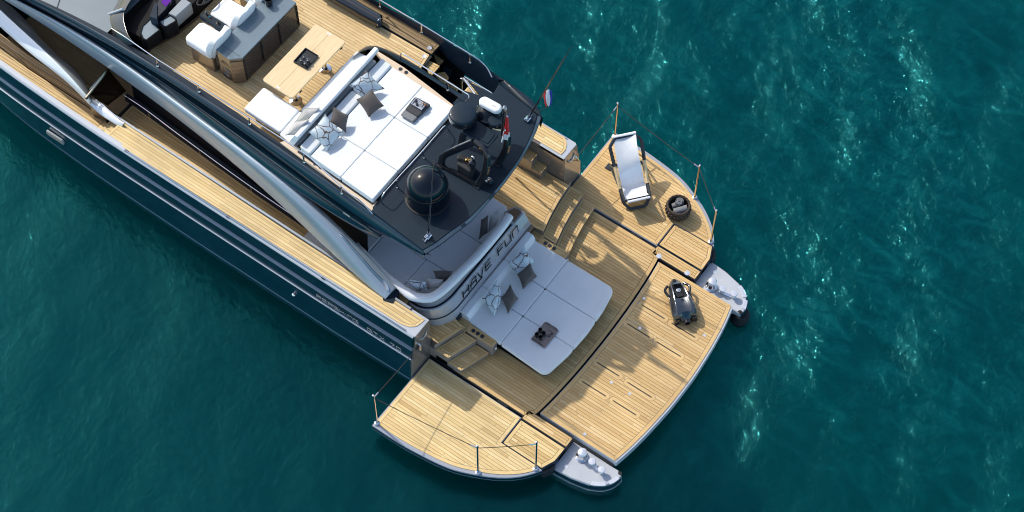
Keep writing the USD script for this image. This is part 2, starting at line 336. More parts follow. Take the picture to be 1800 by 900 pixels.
# ------------------------------------------------------------------ hull: sections (half breadth, height) from the cap down, at stations along x
SEC = [(2.585, 1.862), (2.675, 1.862), (2.705, 1.845), (2.718, 1.82), (2.742, 1.50), (2.712, 1.475), (2.735, 1.458), (2.775, 1.43), (2.785, 1.41), (2.805, 1.13), (2.815, 1.124), (2.832, 1.117), (2.838, 1.105), (2.895, .40), (2.908, .375), (2.90, .35), (2.84, .05), (2.72, -.30), (1.9, -.75), (0.0, -1.05)]
BAND = ['gel', 'gelw', 'gelw', 'hull', 'navy', 'navy', 'rim', 'rim', 'hull', 'gelw', 'gelw', 'hull', 'hull', 'rim', 'hull_low', 'hull_low', 'hull_low', 'hull_low', 'hull_low']
ST = [(-17.4, .03, .9, .02), (-16.4, .36, .72, .2), (-15, .62, .45, .45), (-13.3, .84, .28, .72), (-11.6, .955, .17, .88), (-9.8, .99, .09, .955), (-7.7, 1, .02, .985), (-5, 1, 0, 1), (-2.5, 1, 0, 1), (-.06, .992, 0, .985)]
xs = np.linspace(-17.4, -.06, 50); K = np.array(ST); fy, fz, fb = (np.interp(xs, K[:, 0], K[:, k]) for k in (1, 2, 3))
from scipy.interpolate import PchipInterpolator as PCH
fy, fz, fb = PCH(K[:, 0], K[:, 1])(xs), PCH(K[:, 0], K[:, 2])(xs), PCH(K[:, 0], K[:, 3])(xs)
def hull_rows(sec, s):
    rows = []
    for y, z in sec:
        w = np.clip((z + .3) / 1.4, 0, 1); rows.append(np.column_stack([xs, s * y * (fy * w + fb * fy * (1 - w)), z + fz * np.clip((z + .2) / 2.0, 0, 1.1)]))
    return rows
bands = {}
for s in (-1, 1):
    rows = hull_rows(SEC, s)
    for k in range(len(rows) - 1):
        r = rows[k:k + 2] if s < 0 else rows[k:k + 2][::-1]
        bands.setdefault(BAND[k], []).append(loft(r))
hull = obj(YACHT, 'hull', cat_(*bands['hull'], *bands['navy']), M['hull'], 30)
obj(YACHT, 'gunwale_cap', cat_(*bands['gelw'], *bands['gel']), M['cap'], 30)
obj(YACHT, 'rubbing_strake', cat_(*bands['rim']), M['ledge'], 30)
obj(YACHT, 'hull_bottom', cat_(*bands['hull_low']), M['hull_low'], 30)
# chrome line recessed along the cap, dark rubbing groove, cap fittings
for s in (-1, 1):
    obj(YACHT, 'cap_rail', tube([(-.25, s * 2.655, 1.872), (-7.2, s * 2.672, 1.882)], .016, 8), M['chrome'])
for x in (-2.25, -4.6, -7.2):
    obj(YACHT, 'cap_latch', bx(x, -2.69, 1.866, x + .09, -2.645, 1.887), M['satin'])
# aft ends of the two bulwarks, bronze-grey, closing the hull at the transom
for s in (-1, 1):
    y0, y1 = 2.235, 2.668
    face = [(y0, 1.858), (y1 - .03, 1.858), (y1, 1.80), (2.705, 1.50), (2.745, 1.42), (2.765, 1.13), (2.815, 1.09), (2.858, .40), (2.80, .05), (2.66, -.3), (y0, -.3)]
    V = np.array([[x, s * y, z] for x in (-.055, -.02) for y, z in face]); n = len(face)
    F = [[i, (i + 1) % n, n + (i + 1) % n] for i in range(n)] + [[i, n + (i + 1) % n, n + i] for i in range(n)] + [[n, n + i, n + i + 1] for i in range(1, n - 1)]
    obj(YACHT, 'bulwark_end', (V, np.array(F)), M['bronze'], 20)
    c = np.array([-.018, s * 2.45, 1.66])
    th = np.linspace(-.2, math.pi + .2, 12); obj(YACHT, 'grab_ring', tube(np.stack([np.full(12, .015), .11 * np.cos(th), -.11 * np.sin(th)], 1) + c, .014, 8), M['chrome'])
    obj(YACHT, 'line_hook', tube([(-.02, s * 2.60, 1.52), (.03, s * 2.60, 1.50), (.05, s * 2.63, 1.38)], .02, 8), M['chrome'])
    obj(YACHT, 'cap_end', prism(Polygon(np.array([(-.62, 2.215), (-.035, 2.215), (-.035, 2.655), (-.62, 2.66)]) * [1, s]), 1.78, 1.8645), M['cap'])
    # inner bulwark wall
    obj(YACHT, 'bulwark_lining', cat_(bx(-1.25, s * 2.245 - .03, .4, -.03, s * 2.245 + .03, 1.855)), M['bronze'], 20)
# ------------------------------------------------------------------ lower aft deck, swim platform, terraces
ZP = .55
FRONT = [(2.42, 2.05), (2.49, 1.42), (2.535, .6), (2.545, 0), (2.535, -.6), (2.49, -1.42), (2.42, -2.05)]
AFT = [(4.17, -2.05), (4.26, -1.6), (4.34, -.95), (4.385, -.3), (4.39, .2), (4.355, .85), (4.285, 1.48), (4.17, 2.05)]
FR = spline(FRONT, 25); AF = spline(AFT, 25)
sp = np.vstack([FR, AF])
swim = obj(YACHT, 'swim_platform', stack(Polygon(sp), [(.05, .30), (.0, .36), (0, ZP - .015), (.002, ZP - .013)]), M['gel'], 30)
slots = [(2.70, 3.22, 1.035), (3.40, 3.93, 1.035), (2.70, 3.21, .52), (3.39, 3.93, .52), (2.70, 3.20, -.525), (2.70, 3.23, -1.03), (3.42, 3.955, -.54), (3.41, 3.92, -1.025)]
hole = shapely.union_all([LineString([(a, y), (b, y)]).buffer(.085, quad_segs=6) for a, b, y in slots])
tkp = Polygon(np.vstack([FR + [.006, 0], AF - [.035, 0]])).buffer(-.004)
deck(swim, tkp, ZP, 'teak', border=.085, holes=hole.buffer(.002))
for a, b, y in slots:
    o = ring(LineString([(a, y), (b, y)]).buffer(.081, quad_segs=6)); h = LineString([(a, y), (b, y)]).buffer(.012, quad_segs=3)
    PLANKS.append([.04, swim, trimesh.creation.extrude_polygon(Polygon(o).difference(h), .011, engine='earcut').apply_translation([0, 0, ZP - .0115]), 'teak', .62])
    PLANKS[-1][2] = raw(PLANKS[-1][2])
    obj(swim, 'slot', prism(h.buffer(-.001), ZP - .012, ZP - .006), M['caulk'])
for x, y in [(2.65, 1.18), (4.06, 1.18), (3.16, -.72), (3.58, -.72), (3.36, -1.92), (2.95, .58)]:
    obj(swim, 'deck_light', lathe([(.0, .004), (.028, .004), (.032, .0)], (x, y, ZP), 14), M['steel'])
obj(YACHT, 'platform_gap', prism(Polygon(np.vstack([FR[::-1] - [.0, 0], FR - [.034, 0]])), .2, .30), M['navy'])
low = Polygon([(-.9, -2.29), (2.19, -2.29), (2.19, -2.36), (3.24, -2.36), (3.24, -2.11), (2.36, -2.11)] + [(x - .034, y) for x, y in FR[::-1]] + [(2.36, 2.11), (3.24, 2.11), (3.24, 2.36), (2.19, 2.36), (2.19, 2.29), (-.9, 2.29)])
lowd = obj(YACHT, 'beach_deck', prism(low.buffer(0), -.35, ZP - .012), M['satin'])
deck(lowd, Polygon([(.55, -2.27), (2.20, -2.27), (2.36, -2.12)] + [(x - .036, y) for x, y in FR[::-1]] + [(2.36, 2.12), (2.20, 2.27), (.55, 2.27)]).buffer(0), ZP, 'teak', border=.085, bias=-.08, holes=sbox(.5, -1.38, 1.95, .72))
for s in (-1, 1):
    deck(lowd, [(2.21, s * 2.13), (3.225, s * 2.13), (3.225, s * 2.34), (2.21, s * 2.34)], ZP, 'teak', border=.05)
    for x in (2.36, 3.03):
        if s > 0: obj(lowd, 'deck_plate', lathe([(0, .008), (.05, .007), (.058, 0)], (x, 2.16, ZP), 18), M['steel'])
    # folded-out terrace
    out = np.array([(-.02, 4.115), (.55, 4.11), (1.12, 4.065), (1.67, 3.98), (2.18, 3.79), (2.58, 3.575), (2.87, 3.34), (3.05, 3.12), (3.13, 2.99)]) * [1, s]
    oc = spline(out, 26)
    shp = Polygon(np.vstack([[(0, s * 2.335), (-.02, s * 4.115)], oc[1:], [(2.19, s * 2.98), (2.19, s * 2.335)]])).buffer(0)
    w = obj(YACHT, 'folding_terrace', stack(shp, [(.12, .26), (.02, .33), (0, .40), (0, ZP - .016), (.004, ZP - .012)]), M['gelw'], 30)
    obj(w, 'terrace_side', loft([np.column_stack([oc * [1, 1] + [0, s * .004], np.full(26, ZP - .05)]), np.column_stack([oc + [0, s * .012], np.full(26, ZP - .09)]), np.column_stack([oc - [0, s * .02], np.full(26, .32)]), np.column_stack([oc - [.02, s * .10], np.full(26, .25)])][::(1 if s < 0 else -1)]), M['hull'], 40)
    tin = Polygon(np.vstack([[(.012, s * 2.35), (.012, s * 4.04)], (oc - [0, s * .075])[1:-1], [(3.03, s * 2.985), (2.178, s * 2.985), (2.178, s * 2.35)]])).buffer(0)
    deck(w, tin, ZP, 'teak_gold' if s < 0 else 'teak', border=.075, corner=22)
    obj(w, 'hinge', bx(1.6, s * 2.30 - .02, ZP - .03, 1.85, s * 2.30 + .02, ZP - .002), M['satin'])
    # hatch panel beside the terrace notch
    hp = obj(YACHT, 'quarter_hatch', stack(Polygon([(2.205, s * 2.375), (3.235, s * 2.375), (3.235, s * 2.70), (3.12, s * 2.975), (2.205, s * 2.975)]), [(.06, .30), (0, .36), (0, ZP - .012)]), M['slate'])
    deck(hp, Polygon([(2.215, s * 2.385), (3.225, s * 2.385), (3.215, s * 2.70), (3.10, s * 2.965), (2.215, s * 2.965)]), ZP, 'teak_gold' if s < 0 else 'teak', border=.075)
    obj(YACHT, 'corner_bumper', stack(rpoly(np.array([(3.08, 2.72), (3.26, 2.72), (3.27, 2.86), (3.17, 3.0), (3.06, 3.0)]) * [1, s], .03), [(.02, .22), (0, .25), (0, .44), (.03, .47)]), M['satin'])
    # quarter arm with capstan and bollards
    arm = np.array([(3.08, 2.74), (3.25, 2.77), (3.6, 2.74), (3.95, 2.66), (4.2, 2.52), (4.33, 2.34), (4.37, 2.16), (4.33, 2.09), (3.0, 2.09)]) * [1, s]
    ap = Polygon(arm).buffer(0)
    za = .36
    obj(YACHT, 'quarter_arm', stack(ap, [(.10, -.35), (.02, .05), (.0, .10), (0, za - .02), (.015, za)]), M['gel'], 25)
    ac = spline(arm[:8], 24)
    obj(YACHT, 'arm_fender', loft([np.column_stack([ac + [.004, s * .004], np.full(24, za - .05)]), np.column_stack([ac + [.02, s * .02], np.full(24, za - .09)]), np.column_stack([ac + [.015, s * .015], np.full(24, za - .17)]), np.column_stack([ac - [.01, s * .01], np.full(24, za - .20)])][::(1 if s < 0 else -1)]), M['hull'], 40)
    obj(YACHT, 'arm_strip', tube(np.column_stack([ac + [.016, s * .016], np.full(24, za - .19)]), .010, 6), M['rim'])
    obj(YACHT, 'fender_pad', lathe([(0, -.30), (.15, -.26), (.19, -.1), (.19, .02), (.15, .10), (0, .12)], (4.30, s * 2.20, .12), 20), M['satin']) if s > 0 else None
    cx, cy = 3.545, s * 2.27
    cap_ = obj(YACHT, 'capstan', lathe([(.125, 0), (.125, .03), (.09, .05), (.075, .10), (.07, .14), (.085, .165), (.085, .18), (.0, .185)], (cx, cy, za), 26), M['chrome'])
    obj(cap_, 'capstan_head', lathe([(.06, .186), (.088, .196), (.092, .23), (.075, .25), (.03, .256), (0, .256)], (cx, cy, za), 26), M['steel'])
    b = obj(YACHT, 'twin_bollard', stack(rpoly(np.array([(3.72, 2.245), (4.08, 2.295), (4.08, 2.355), (3.72, 2.315)]) * [1, s], .02), [(0, za), (0, za + .018), (.006, za + .022)]), M['chrome'])
    for x, y in ((3.78, 2.29), (4.02, 2.325)):
        obj(b, 'bollard_post', lathe([(.045, .02), (.042, .10), (.07, .125), (.074, .15), (.066, .163), (0, .165)], (x, s * y, za), 22), M['steel'])
    # steel chafe guards round the end of the arm
    g = ac[13:]
    for a, c in ((0, 4), (5, 8), (9, 11)):
        q = g[a:c + 1]; ctr = np.array([3.9, s * 2.2])
        inn = q + (ctr - q) * .16
        obj(YACHT, 'chafe_guard', cat_(strip(q + (q - ctr) * .012, inn, za - .03, za + .014)) if s > 0 else cat_(strip(inn, q + (q - ctr) * .012, za - .03, za + .014)), M['steel'] if a != 9 else M['satin'], False)
    obj(YACHT, 'arm_drain', lathe([(0, .006), (.04, .005), (.045, 0)], (3.42, s * 2.60, za), 14), M['steel'])
    obj(YACHT, 'quarter_box', stack(rpoly(np.array([(3.02, 2.14), (3.16, 2.14), (3.235, 2.25), (3.235, 2.62), (3.1, 2.72), (3.02, 2.72)]) * [1, s], .03), [(0, .30), (0, ZP - .05), (.02, ZP - .014)]), M['slate'])
    # platform lift beams under the sides of the swim platform
    obj(YACHT, 'lift_beam', bx(2.5, s * 2.075 - .02, -.2, 4.12, s * 2.075 + .02, .40), M['satin'])
# ------------------------------------------------------------------ aft cockpit sole (z 1.08), stairs both sides
ZC = 1.083
def nose(side):
    """aft edge of the landing: the curved line of the stairs' top tread"""
    return [(.12, 2.31), (.17, 1.8), (.24, 1.4), (.335, 1.02)] if side > 0 else [(.115, -2.26), (.225, -1.945), (.335, -1.63)]
solec = obj(YACHT, 'cockpit_sole', prism(Polygon([(-3.6, -2.2), (.10, -2.2), (.31, -1.64), (-.05, -1.6), (-.05, 1.0), (.31, 1.02), (.21, 1.4), (.14, 1.8), (.10, 2.2), (-3.6, 2.2)]), .2, ZC - .012), M['bronze'])
deck(solec, Polygon([(-3.4, .98), (.04, .98), (.335, 1.02), (.24, 1.4), (.17, 1.8), (.13, 2.2), (-3.4, 2.2)]), ZC, 'teak', border=.07, corner=28)
deck(solec, Polygon([(-.9, -2.2), (.136, -2.2), (.335, -1.63), (-.9, -1.35)]), ZC, 'teak', border=.07, corner=28, bias=-.05)
for s in (1, -1):
    nz = np.array(nose(s)); par = None
    for k, z in ((1, .885), (2, .69)):
        a = nz + [.30 * k - .30, 0]; b = nz + [.30 * k, 0]
        sh = Polygon(np.vstack([a - [.05, 0], b[::-1]])).buffer(0)
        t = obj(YACHT, 'stair_step', prism(Polygon(np.vstack([a - [.3, 0], (b - [.03, 0])[::-1]])).buffer(0), .2, z - .012), M['riser'])
        deck(t, Polygon(np.vstack([a - [.02, 0], b[::-1]])), z, 'teak', border=.06, lmin=.9, lmax=1.5, corner=40)
    obj(YACHT, 'stair_kick', loft([np.column_stack([nz + [-.02, 0], np.full(len(nz), ZC - .0125)]), np.column_stack([nz + [-.035, 0], np.full(len(nz), .87)])]), M['riser'])
for s in (-1, 1):
    yc = -1.52 if s < 0 else .895
    cb = obj(YACHT, 'cupholder_console', stack(rpoly([(.36, yc - .085), (.98, yc - .085), (.98, yc + .085), (.36, yc + .085)], .03), [(.01, .56), (0, .58), (0, .912)]), M['riser'])
    deck(cb, rect(.36, yc - .085, .98, yc + .085), .925, 'teak', border=.045, pitch=.08, gap=.004)
    for x in (.47, .575, .68):
        obj(cb, 'cup_hole', lathe([(.040, -.002), (.040, .003), (.036, .004), (0, .0035)], (x, yc, .927), 20), M['navy'])
    obj(cb, 'courtesy_light', lathe([(0, .012), (.025, .008), (.03, 0)], (1.0, yc, .80), 12), M['chrome'])
# small corner deck between stairs and sunbed, and dark box under the transom end
for s, y0, y1 in ((-1, -1.63, -1.36), (1, .76, 1.02)):
    q = obj(YACHT, 'corner_deck', prism(sbox(.0, y0, .36, y1), .5, .893), M['bronze'])
    deck(q, sbox(.0, y0, .36, y1), .905, 'teak', border=.05)
    obj(YACHT, 'corner_locker', bx(-.02, y0 + .03, .9, .10, y1 - .02, 1.06), M['slate'])
# ------------------------------------------------------------------ transom with its rounded port end, tiers and lettering
def contour(z, *px): return PL(z, *px)
N = 60
C0 = spline(contour(ZC, (728, 551), (740, 562), (757, 571), (773, 572), (787, 567), (799, 561), (845, 505), (890, 450), (934, 396)), N)
C1 = spline(contour(1.30, (724, 543), (738, 554), (751, 559.4), (760, 560.5), (772, 559), (788, 552), (806, 536.7), (840, 495), (885, 441), (928, 388)), N)
C2 = spline(contour(1.56, (720, 533), (730, 540), (743, 544.5), (757, 545), (772, 541), (788, 531), (800, 520), (845, 466), (890, 411), (922, 374)), N)
off = lambda c, d, z: np.column_stack([inset_open(c[:, :2], d), np.full(len(c), z)])
def inset_open(c, d):
    e = np.gradient(c, axis=0); e /= np.linalg.norm(e, axis=1, keepdims=True); return c + d * np.stack([-e[:, 1], e[:, 0]], 1)
C0b = off(C0, 0, .60); 
C0b[:, 2] = ZC - .3
rows = [C0b, C0, C1 * .5 + C0 * .5 + [.012, 0, 0], off(C1, -.004, 1.285), off(C1, .006, 1.30), off(C1, -.002, 1.318), C1 * .5 + C2 * .5 + [.012, 0, 0], off(C2, 0, 1.54)]
tr = obj(YACHT, 'transom', loft(rows), M['transom'], 40)
obj(tr, 'transom_lip', loft([off(C2, 0, 1.538), off(C2, -.012, 1.555), off(C2, .0, 1.572), off(C2, .025, 1.57), off(C2, .035, 1.54)]), M['rim'], 60)
obj(tr, 'transom_groove', loft([off(C2, .034, 1.545), off(C2, .06, 1.535), off(C2, .075, 1.55)]), M['navy'], 60)
e9 = int(N * .93)
obj(tr, 'upper_tier', loft([off(C2, .072, 1.54)[:e9], off(C2, .085, 1.60)[:e9], off(C2, .09, 1.665)[:e9], off(C2, .11, 1.68)[:e9]]), M['transom'], 40)
obj(tr, 'upper_lip', loft([off(C2, .088, 1.668)[:e9], off(C2, .082, 1.682)[:e9], off(C2, .10, 1.69)[:e9], off(C2, .14, 1.69)[:e9]]), M['rim'], 60)
obj(tr, 'tier_top', loft([off(C2, .13, 1.688)[:e9], off(C2, .17, 1.686)[:e9], off(C2, .22, 1.62)[:e9], off(C2, .22, 1.3)[:e9]]), M['satin'], 40)
obj(tr, 'base_strip', loft([off(C0, -.03, ZC + .05), off(C0, -.045, ZC + .10), off(C0, -.005, ZC + .115)][::1])[0:2], M['walnut'], 40) if False else None
i0 = int(N * .52)
obj(tr, 'base_strip', loft([(off(C0, -.06, ZC - .05))[i0:], (off(C0, -.055, ZC + .03))[i0:], (off(C0, -.012, ZC + .05))[i0:]]), M['walnut'], 40)
obj(tr, 'groove_line', tube((off(C1, -.012, 1.30))[6:int(N * .56)], .011, 6), M['navy'])
obj(tr, 'groove_line', tube((off(C1, -.012, 1.30))[-6:], .011, 6), M['navy'])
# starboard end of the transom: a block with a bronze inlay on top
e0, e1 = C0[-1], C2[-1]
top = P2(1.575, (888, 371), (904, 363), (913, 366), (921, 373), (905, 393), (899, 392))
low_ = P2(ZC, (886, 388), (905, 378), (925, 384), (935, 394), (928, 404), (905, 425)); mid_ = P2(1.40, (885, 378), (904, 367), (918, 373), (929, 387), (915, 404), (897, 408))
hullm = trimesh.convex.convex_hull(np.vstack([np.column_stack([low_, np.full(6, ZC - .02)]), np.column_stack([mid_, np.full(6, 1.40)]), np.column_stack([top, np.full(6, 1.575)])]))
obj(tr, 'transom_end', hullm, M['transom'], 25)
ins = Polygon(top).buffer(-.035)
obj(tr, 'end_inlay', prism(rpoly(np.array(ins.exterior.coords), .02), 1.57, 1.583), M['walnut'])
# lettering strokes: (glyph polylines in a 1 x 1 box, y up)
GL = {'H': ['0,0 0,1', '1,0 1,1', '0,.5 1,.5'], 'A': ['0,0 0,.55 .35,1 1,1 1,0', '.0,.42 1,.42'], 'V': ['0,1 .42,0 .58,0 1,1'], 'E': ['1,1 0,1 0,0 1,0', '0,.5 .9,.5'], 'F': ['0,0 0,1 1,1', '0,.5 .9,.5'],
      'U': ['0,1 0,.0 1,.0 1,1'], 'N': ['0,0 0,1 1,1 1,0'], 'P': ['0,0 0,1 1,1 1,.45 0,.45'], 'R': ['0,0 0,1 1,1 1,.48 0,.48', '.45,.48 1,0'], 'S': ['1,1 0,1 0,.5 1,.5 1,0 0,0'],
      'I': ['.5,0 .5,1'], 'G': ['1,1 0,1 0,0 1,0 1,.5 .5,.5'], 'T': ['0,1 1,1', '.5,1 .5,0'], 'X': ['0,0 1,1', '0,1 1,0'], '7': ['0,1 1,1 .35,0'], '0': ['0,0 1,0 1,1 0,1 0,0'], ' ': []}
def lettering(text, h, w, gap, stroke, depth, slant=.0):
    out = []; x = 0
    for ch in text:
        ww = w * (.25 if ch == 'I' else .6 if ch == ' ' else 1.)
        ls = [LineString([(x + ww * float(q.split(',')[0]) + slant * h * float(q.split(',')[1]), h * float(q.split(',')[1])) for q in g.split()]) for g in GL[ch]]
        if ls:
            sh = shapely.union_all([l.buffer(stroke / 2, cap_style='flat', join_style='mitre') for l in ls])
            for g in getattr(sh, 'geoms', [sh]): out.append(trimesh.creation.extrude_polygon(g, depth, engine='earcut'))
        x += ww + gap
    return [(o.vertices.copy(), o.faces.copy()) for o in out], x - gap
# HAVE FUN laid on the sloping transom panel between the two lips
def panel_letters(letters, total, h, fa, fb, v0, v1):
    out = []
    for v, f in letters:
        m = trimesh.Trimesh(v, f, process=False)
        for _ in range(2): m = m.subdivide()
        q = np.array(m.vertices); u = (fa + (fb - fa) * q[:, 0] / total) * (N - 1); w = v0 + (v1 - v0) * q[:, 1] / h
        g = np.stack([(1 - w) * np.interp(u, np.arange(N), C1[:, k]) + w * np.interp(u, np.arange(N), C2[:, k]) for k in range(3)], 1)
        g += np.array([.022, .006, .018]) + q[:, 2:3] * np.array([.8, .2, .6]); out.append((g, np.array(m.faces)))
    return out
fr_ = lambda px, py: np.argmin(np.linalg.norm(C1 - P(px, py, 1.30), axis=1)) / (N - 1)
L1, tot = lettering('HAVE FUN', .20, .20, .075, .026, .006, .14)
for g in panel_letters(L1, tot, .20, fr_(822, 534), fr_(911, 411), .16, .74):
    obj(tr, 'letter', g, M['pitch'], False)
# name on the port topsides
L2, tot2 = lettering('PERSHING', .12, .165, .05, .014, .004, 0)
L3, tot3 = lettering('GTX 70', .12, .19, .07, .014, .004, 0)
for L, tt, a, b in ((L2, tot2, (565, 514), (638, 560)), (L3, tot3, (653, 573), (712, 610))):
    pa, pb = P(a[0], a[1], 1.20), P(b[0], b[1], 1.20); pa[1] = pb[1] = -2.80
    Mx = frame(pa, [1, 0, 0], [0, -1, -.05]); k = (pb[0] - pa[0]) / tt
    for v, f in L: obj(hull, 'letter', xf((v * [k, 1, 1], f), Mx), M['rim'], False)
# hull window and fitting
wq = PL(1.0, (88, 217), (114, 232), (118, 238), (116, 240), (90, 224))
wx0, wx1 = wq[:, 0].min(), wq[:, 0].max()
obj(YACHT, 'hull_window', xf(stack(rect(0, 0, wx1 - wx0, .15, .055), [(0, -.02), (0, .010), (.012, .012)]), frame((wx0, -2.872, .80), [1, 0, 0], [0, -1, .06])), M['rim'])
obj(YACHT, 'hull_window_pane', xf(stack(rect(.022, .022, wx1 - wx0 - .022, .128, .04), [(0, .0), (0, .020)]), frame((wx0, -2.872, .80), [1, 0, 0], [0, -1, .06])), M['riser'])
p = P(521, 512, .85); obj(YACHT, 'hull_fitting', lathe([(0, .02), (.03, .015), (.04, 0)], (p[0], -2.885, .85), 12), M['chrome'])
# ------------------------------------------------------------------ teak tops of the bulwarks, walkway, forward side deck
ZB = 1.878
bt = {-1: Polygon([(-7.72, -2.635), (-6, -2.645), (-3.9, -2.635), (-.42, -2.60), (-.26, -2.565), (-.15, -2.48), (-.115, -2.38), (-.10, -2.262), (-.5, -2.262), (-1.5, -2.262), (-3.2, -2.255), (-6.1, -2.215), (-7.72, -2.19)]),
      1: Polygon([(-2.6, 2.27), (-.13, 2.27), (-.13, 2.42), (-.2, 2.56), (-.30, 2.64), (-.45, 2.675), (-2.6, 2.66)])}
for s, g in bt.items():
    b = obj(YACHT, 'bulwark_top', prism(g, 1.80, ZB - .010), M['gelw'])
    deck(b, g, ZB, 'teak_gold', border=.055, corner=32, lmin=1.4, lmax=2.8)
s = -1
obj(YACHT, 'bulwark_capping', loft([[(-8.0, -2.19, 1.86), (-.45, -2.262, 1.86)], [(-8.0, -2.185, 1.895), (-.45, -2.25, 1.895)], [(-8.0, -2.145, 1.895), (-.45, -2.21, 1.895)], [(-8.0, -2.14, 1.87), (-.45, -2.20, 1.87)], [(-8.0, -2.14, 1.3), (-.45, -2.20, 1.3)]][::-1]), M['rim'], 30)
ZW = 1.36
win = P2(ZW, (238, 188), (320, 248), (450, 342), (494, 372), (560, 418), (610, 455))
wk = Polygon(np.vstack([[(-8.1, -2.14), (-2.0, -2.20), (-.75, -2.21), (-.75, -1.98)], win[::-1], [(-8.1, win[0][1])]]))
w_ = obj(YACHT, 'side_walkway', prism(wk, .9, ZW - .012), M['satin'])
deck(w_, wk, ZW, 'teak', border=.06, bias=-.05)
a = np.vstack([[(-8.3, win[0][1])], win[:5]]); k6 = len(a); cz = lambda d, z: np.column_stack([a + [0, d], np.full(k6, z)])
obj(YACHT, 'house_curb', loft([cz(0, ZW - .02), cz(.02, ZW + .12), cz(.10, ZW + .14), cz(.11, ZW)][::-1]), M['slate'], 40)
obj(YACHT, 'house_rail', tube(cz(-.012, ZW + .22), .012, 8, 24), M['chrome'])
for x in (-7.6, -6.2, -4.8, -3.4):
    y = np.interp(x, a[:, 0], a[:, 1]); obj(YACHT, 'rail_post', tube([(x, y, ZW), (x, y - .012, ZW + .22)], .011, 8), M['chrome'])
obj(YACHT, 'side_window', loft([[(-12, -.75, 1.1), (-8.75, -.75, 1.1), (-8.15, win[0][1] + .1, 1.1), (-4.0, win[3][1] + .1, 1.1), (-1.9, win[5][1] + .12, 1.1)], [(-12, -.70, 3.0), (-8.75, -.70, 3.0), (-8.15, win[0][1] + .22, 3.0), (-4.0, win[3][1] + .25, 3.0), (-1.9, win[5][1] + .27, 3.0)]][::-1]), M['pitch'], 30)
# three teak steps down to the forward side deck
xs3 = (-7.74, -7.93, -8.12, -8.31)
for k in range(3):
    z = 1.70 - .18 * k
    st = obj(YACHT, 'side_step', prism(sbox(xs3[k + 1], -2.63, xs3[k], -2.17), 1.0, z - .012), M['walnut'])
    deck(st, sbox(xs3[k + 1], -2.63, xs3[k], -2.17), z, 'teak_gold', border=0, pitch=.2, bias=.3)
fd = Polygon([(-8.31, -2.62), (-8.31, -2.10), (-10.5, -2.09), (-13, -1.9), (-13, -2.35), (-11.5, -2.55)])
f_ = obj(YACHT, 'side_deck', prism(fd, 1.0, 1.288), M['satin'])
deck(f_, fd, 1.30, 'teak_pale', border=.05, lmin=1.6, lmax=3)
# panelled wall of teak slats with bright strips, and the silver coaming above it
wl = lambda z, dy=0: [(-13, -1.86 + dy, z), (-10.5, -2.06 + dy, z), (-8.25, -2.075 + dy, z)]
pw = obj(YACHT, 'slatted_wall', loft([wl(1.28, .0), wl(1.72, .06)][::-1]), M['satin'], 30)
for k in range(5):
    z = 1.305 + k * .088; obj(pw, 'slat', loft([wl(z, .012 * k - .014), wl(z + .072, .012 * k - .006), wl(z + .072, .012 * k + .01)][::-1]), M['slatw'], 20) 
for k in (1, 3):
    obj(pw, 'bright_strip', tube(wl(1.300 + k * .088, .012 * k - .018), .012, 6, 12), M['chrome'])
CO = lambda *px: px
k_ = [PL(2.0, (-30, 18), (0, 47), (60, 99), (110, 138), (157, 184)), PL(2.10, (-30, 2), (0, 36), (62, 92), (112, 134), (158, 180)), PL(2.16, (-30, -14), (0, 17), (70, 82), (115, 126), (160, 178)), PL(2.10, (-30, -16), (0, 14), (72, 80), (117, 124), (161, 176)), PL(1.6, (-30, -18), (4, 0), (100, 96), (130, 122), (162, 172))]
obj(YACHT, 'silver_coaming', loft(rails(30, *k_)), M['pearl'], 60)
cw = [PL(1.86, (157, 184), (163, 190), (183, 206), (203, 219), (214, 224)), PL(1.95, (160, 180), (168, 185), (187, 200), (206, 214), (216, 219)), PL(1.95, (163, 172), (172, 178), (192, 195), (209, 210), (218, 216))]
obj(YACHT, 'curved_coaming', loft(rails(16, *cw)), M['pearl'], 60)
obj(YACHT, 'coaming_edge', tube(PL(1.97, (163, 172), (173, 178), (193, 195), (211, 209)), .018, 8, 16), M['chrome'])
obj(YACHT, 'coaming_panel', loft([PL(1.80, (158, 187), (175, 200), (195, 213)), PL(1.3, (166, 204), (180, 210), (200, 215))]), M['walnut'], 30)
# smoked glass gate, its steel top bar, dark lobby floor
obj(YACHT, 'gate_glass', loft([PL(2.15, (153, 170), (190, 121)), PL(1.5, (176, 196), (222, 160))]), M['pane'], 30)
obj(YACHT, 'gate_bar', tube([P(151, 173, 2.2), P(191, 121, 2.2)], .035, 10), M['brass'])
obj(YACHT, 'gate_bar', tube([P(158, 158, 2.12), P(186, 124, 2.12)], .018, 8), M['chrome'])
obj(YACHT, 'lobby_floor', prism(Polygon([(-11.5, -2.0), (-8.1, -2.02), (-8.1, -1.40), (-8.7, -.72), (-11.5, -.72)]), .9, 1.13), M['satin'])
lf = obj(YACHT, 'lobby_deck', prism(Polygon([(-11.5, -2.0), (-8.3, -2.02), (-8.3, -1.32), (-8.75, -.85), (-11.5, -.85)]), 1.12, 1.138), M['satin'])
deck(lf, Polygon([(-11.5, -2.0), (-8.3, -2.02), (-8.3, -1.32), (-8.75, -.85), (-11.5, -.85)]), 1.15, 'teak_dark', border=0, bias=.5)
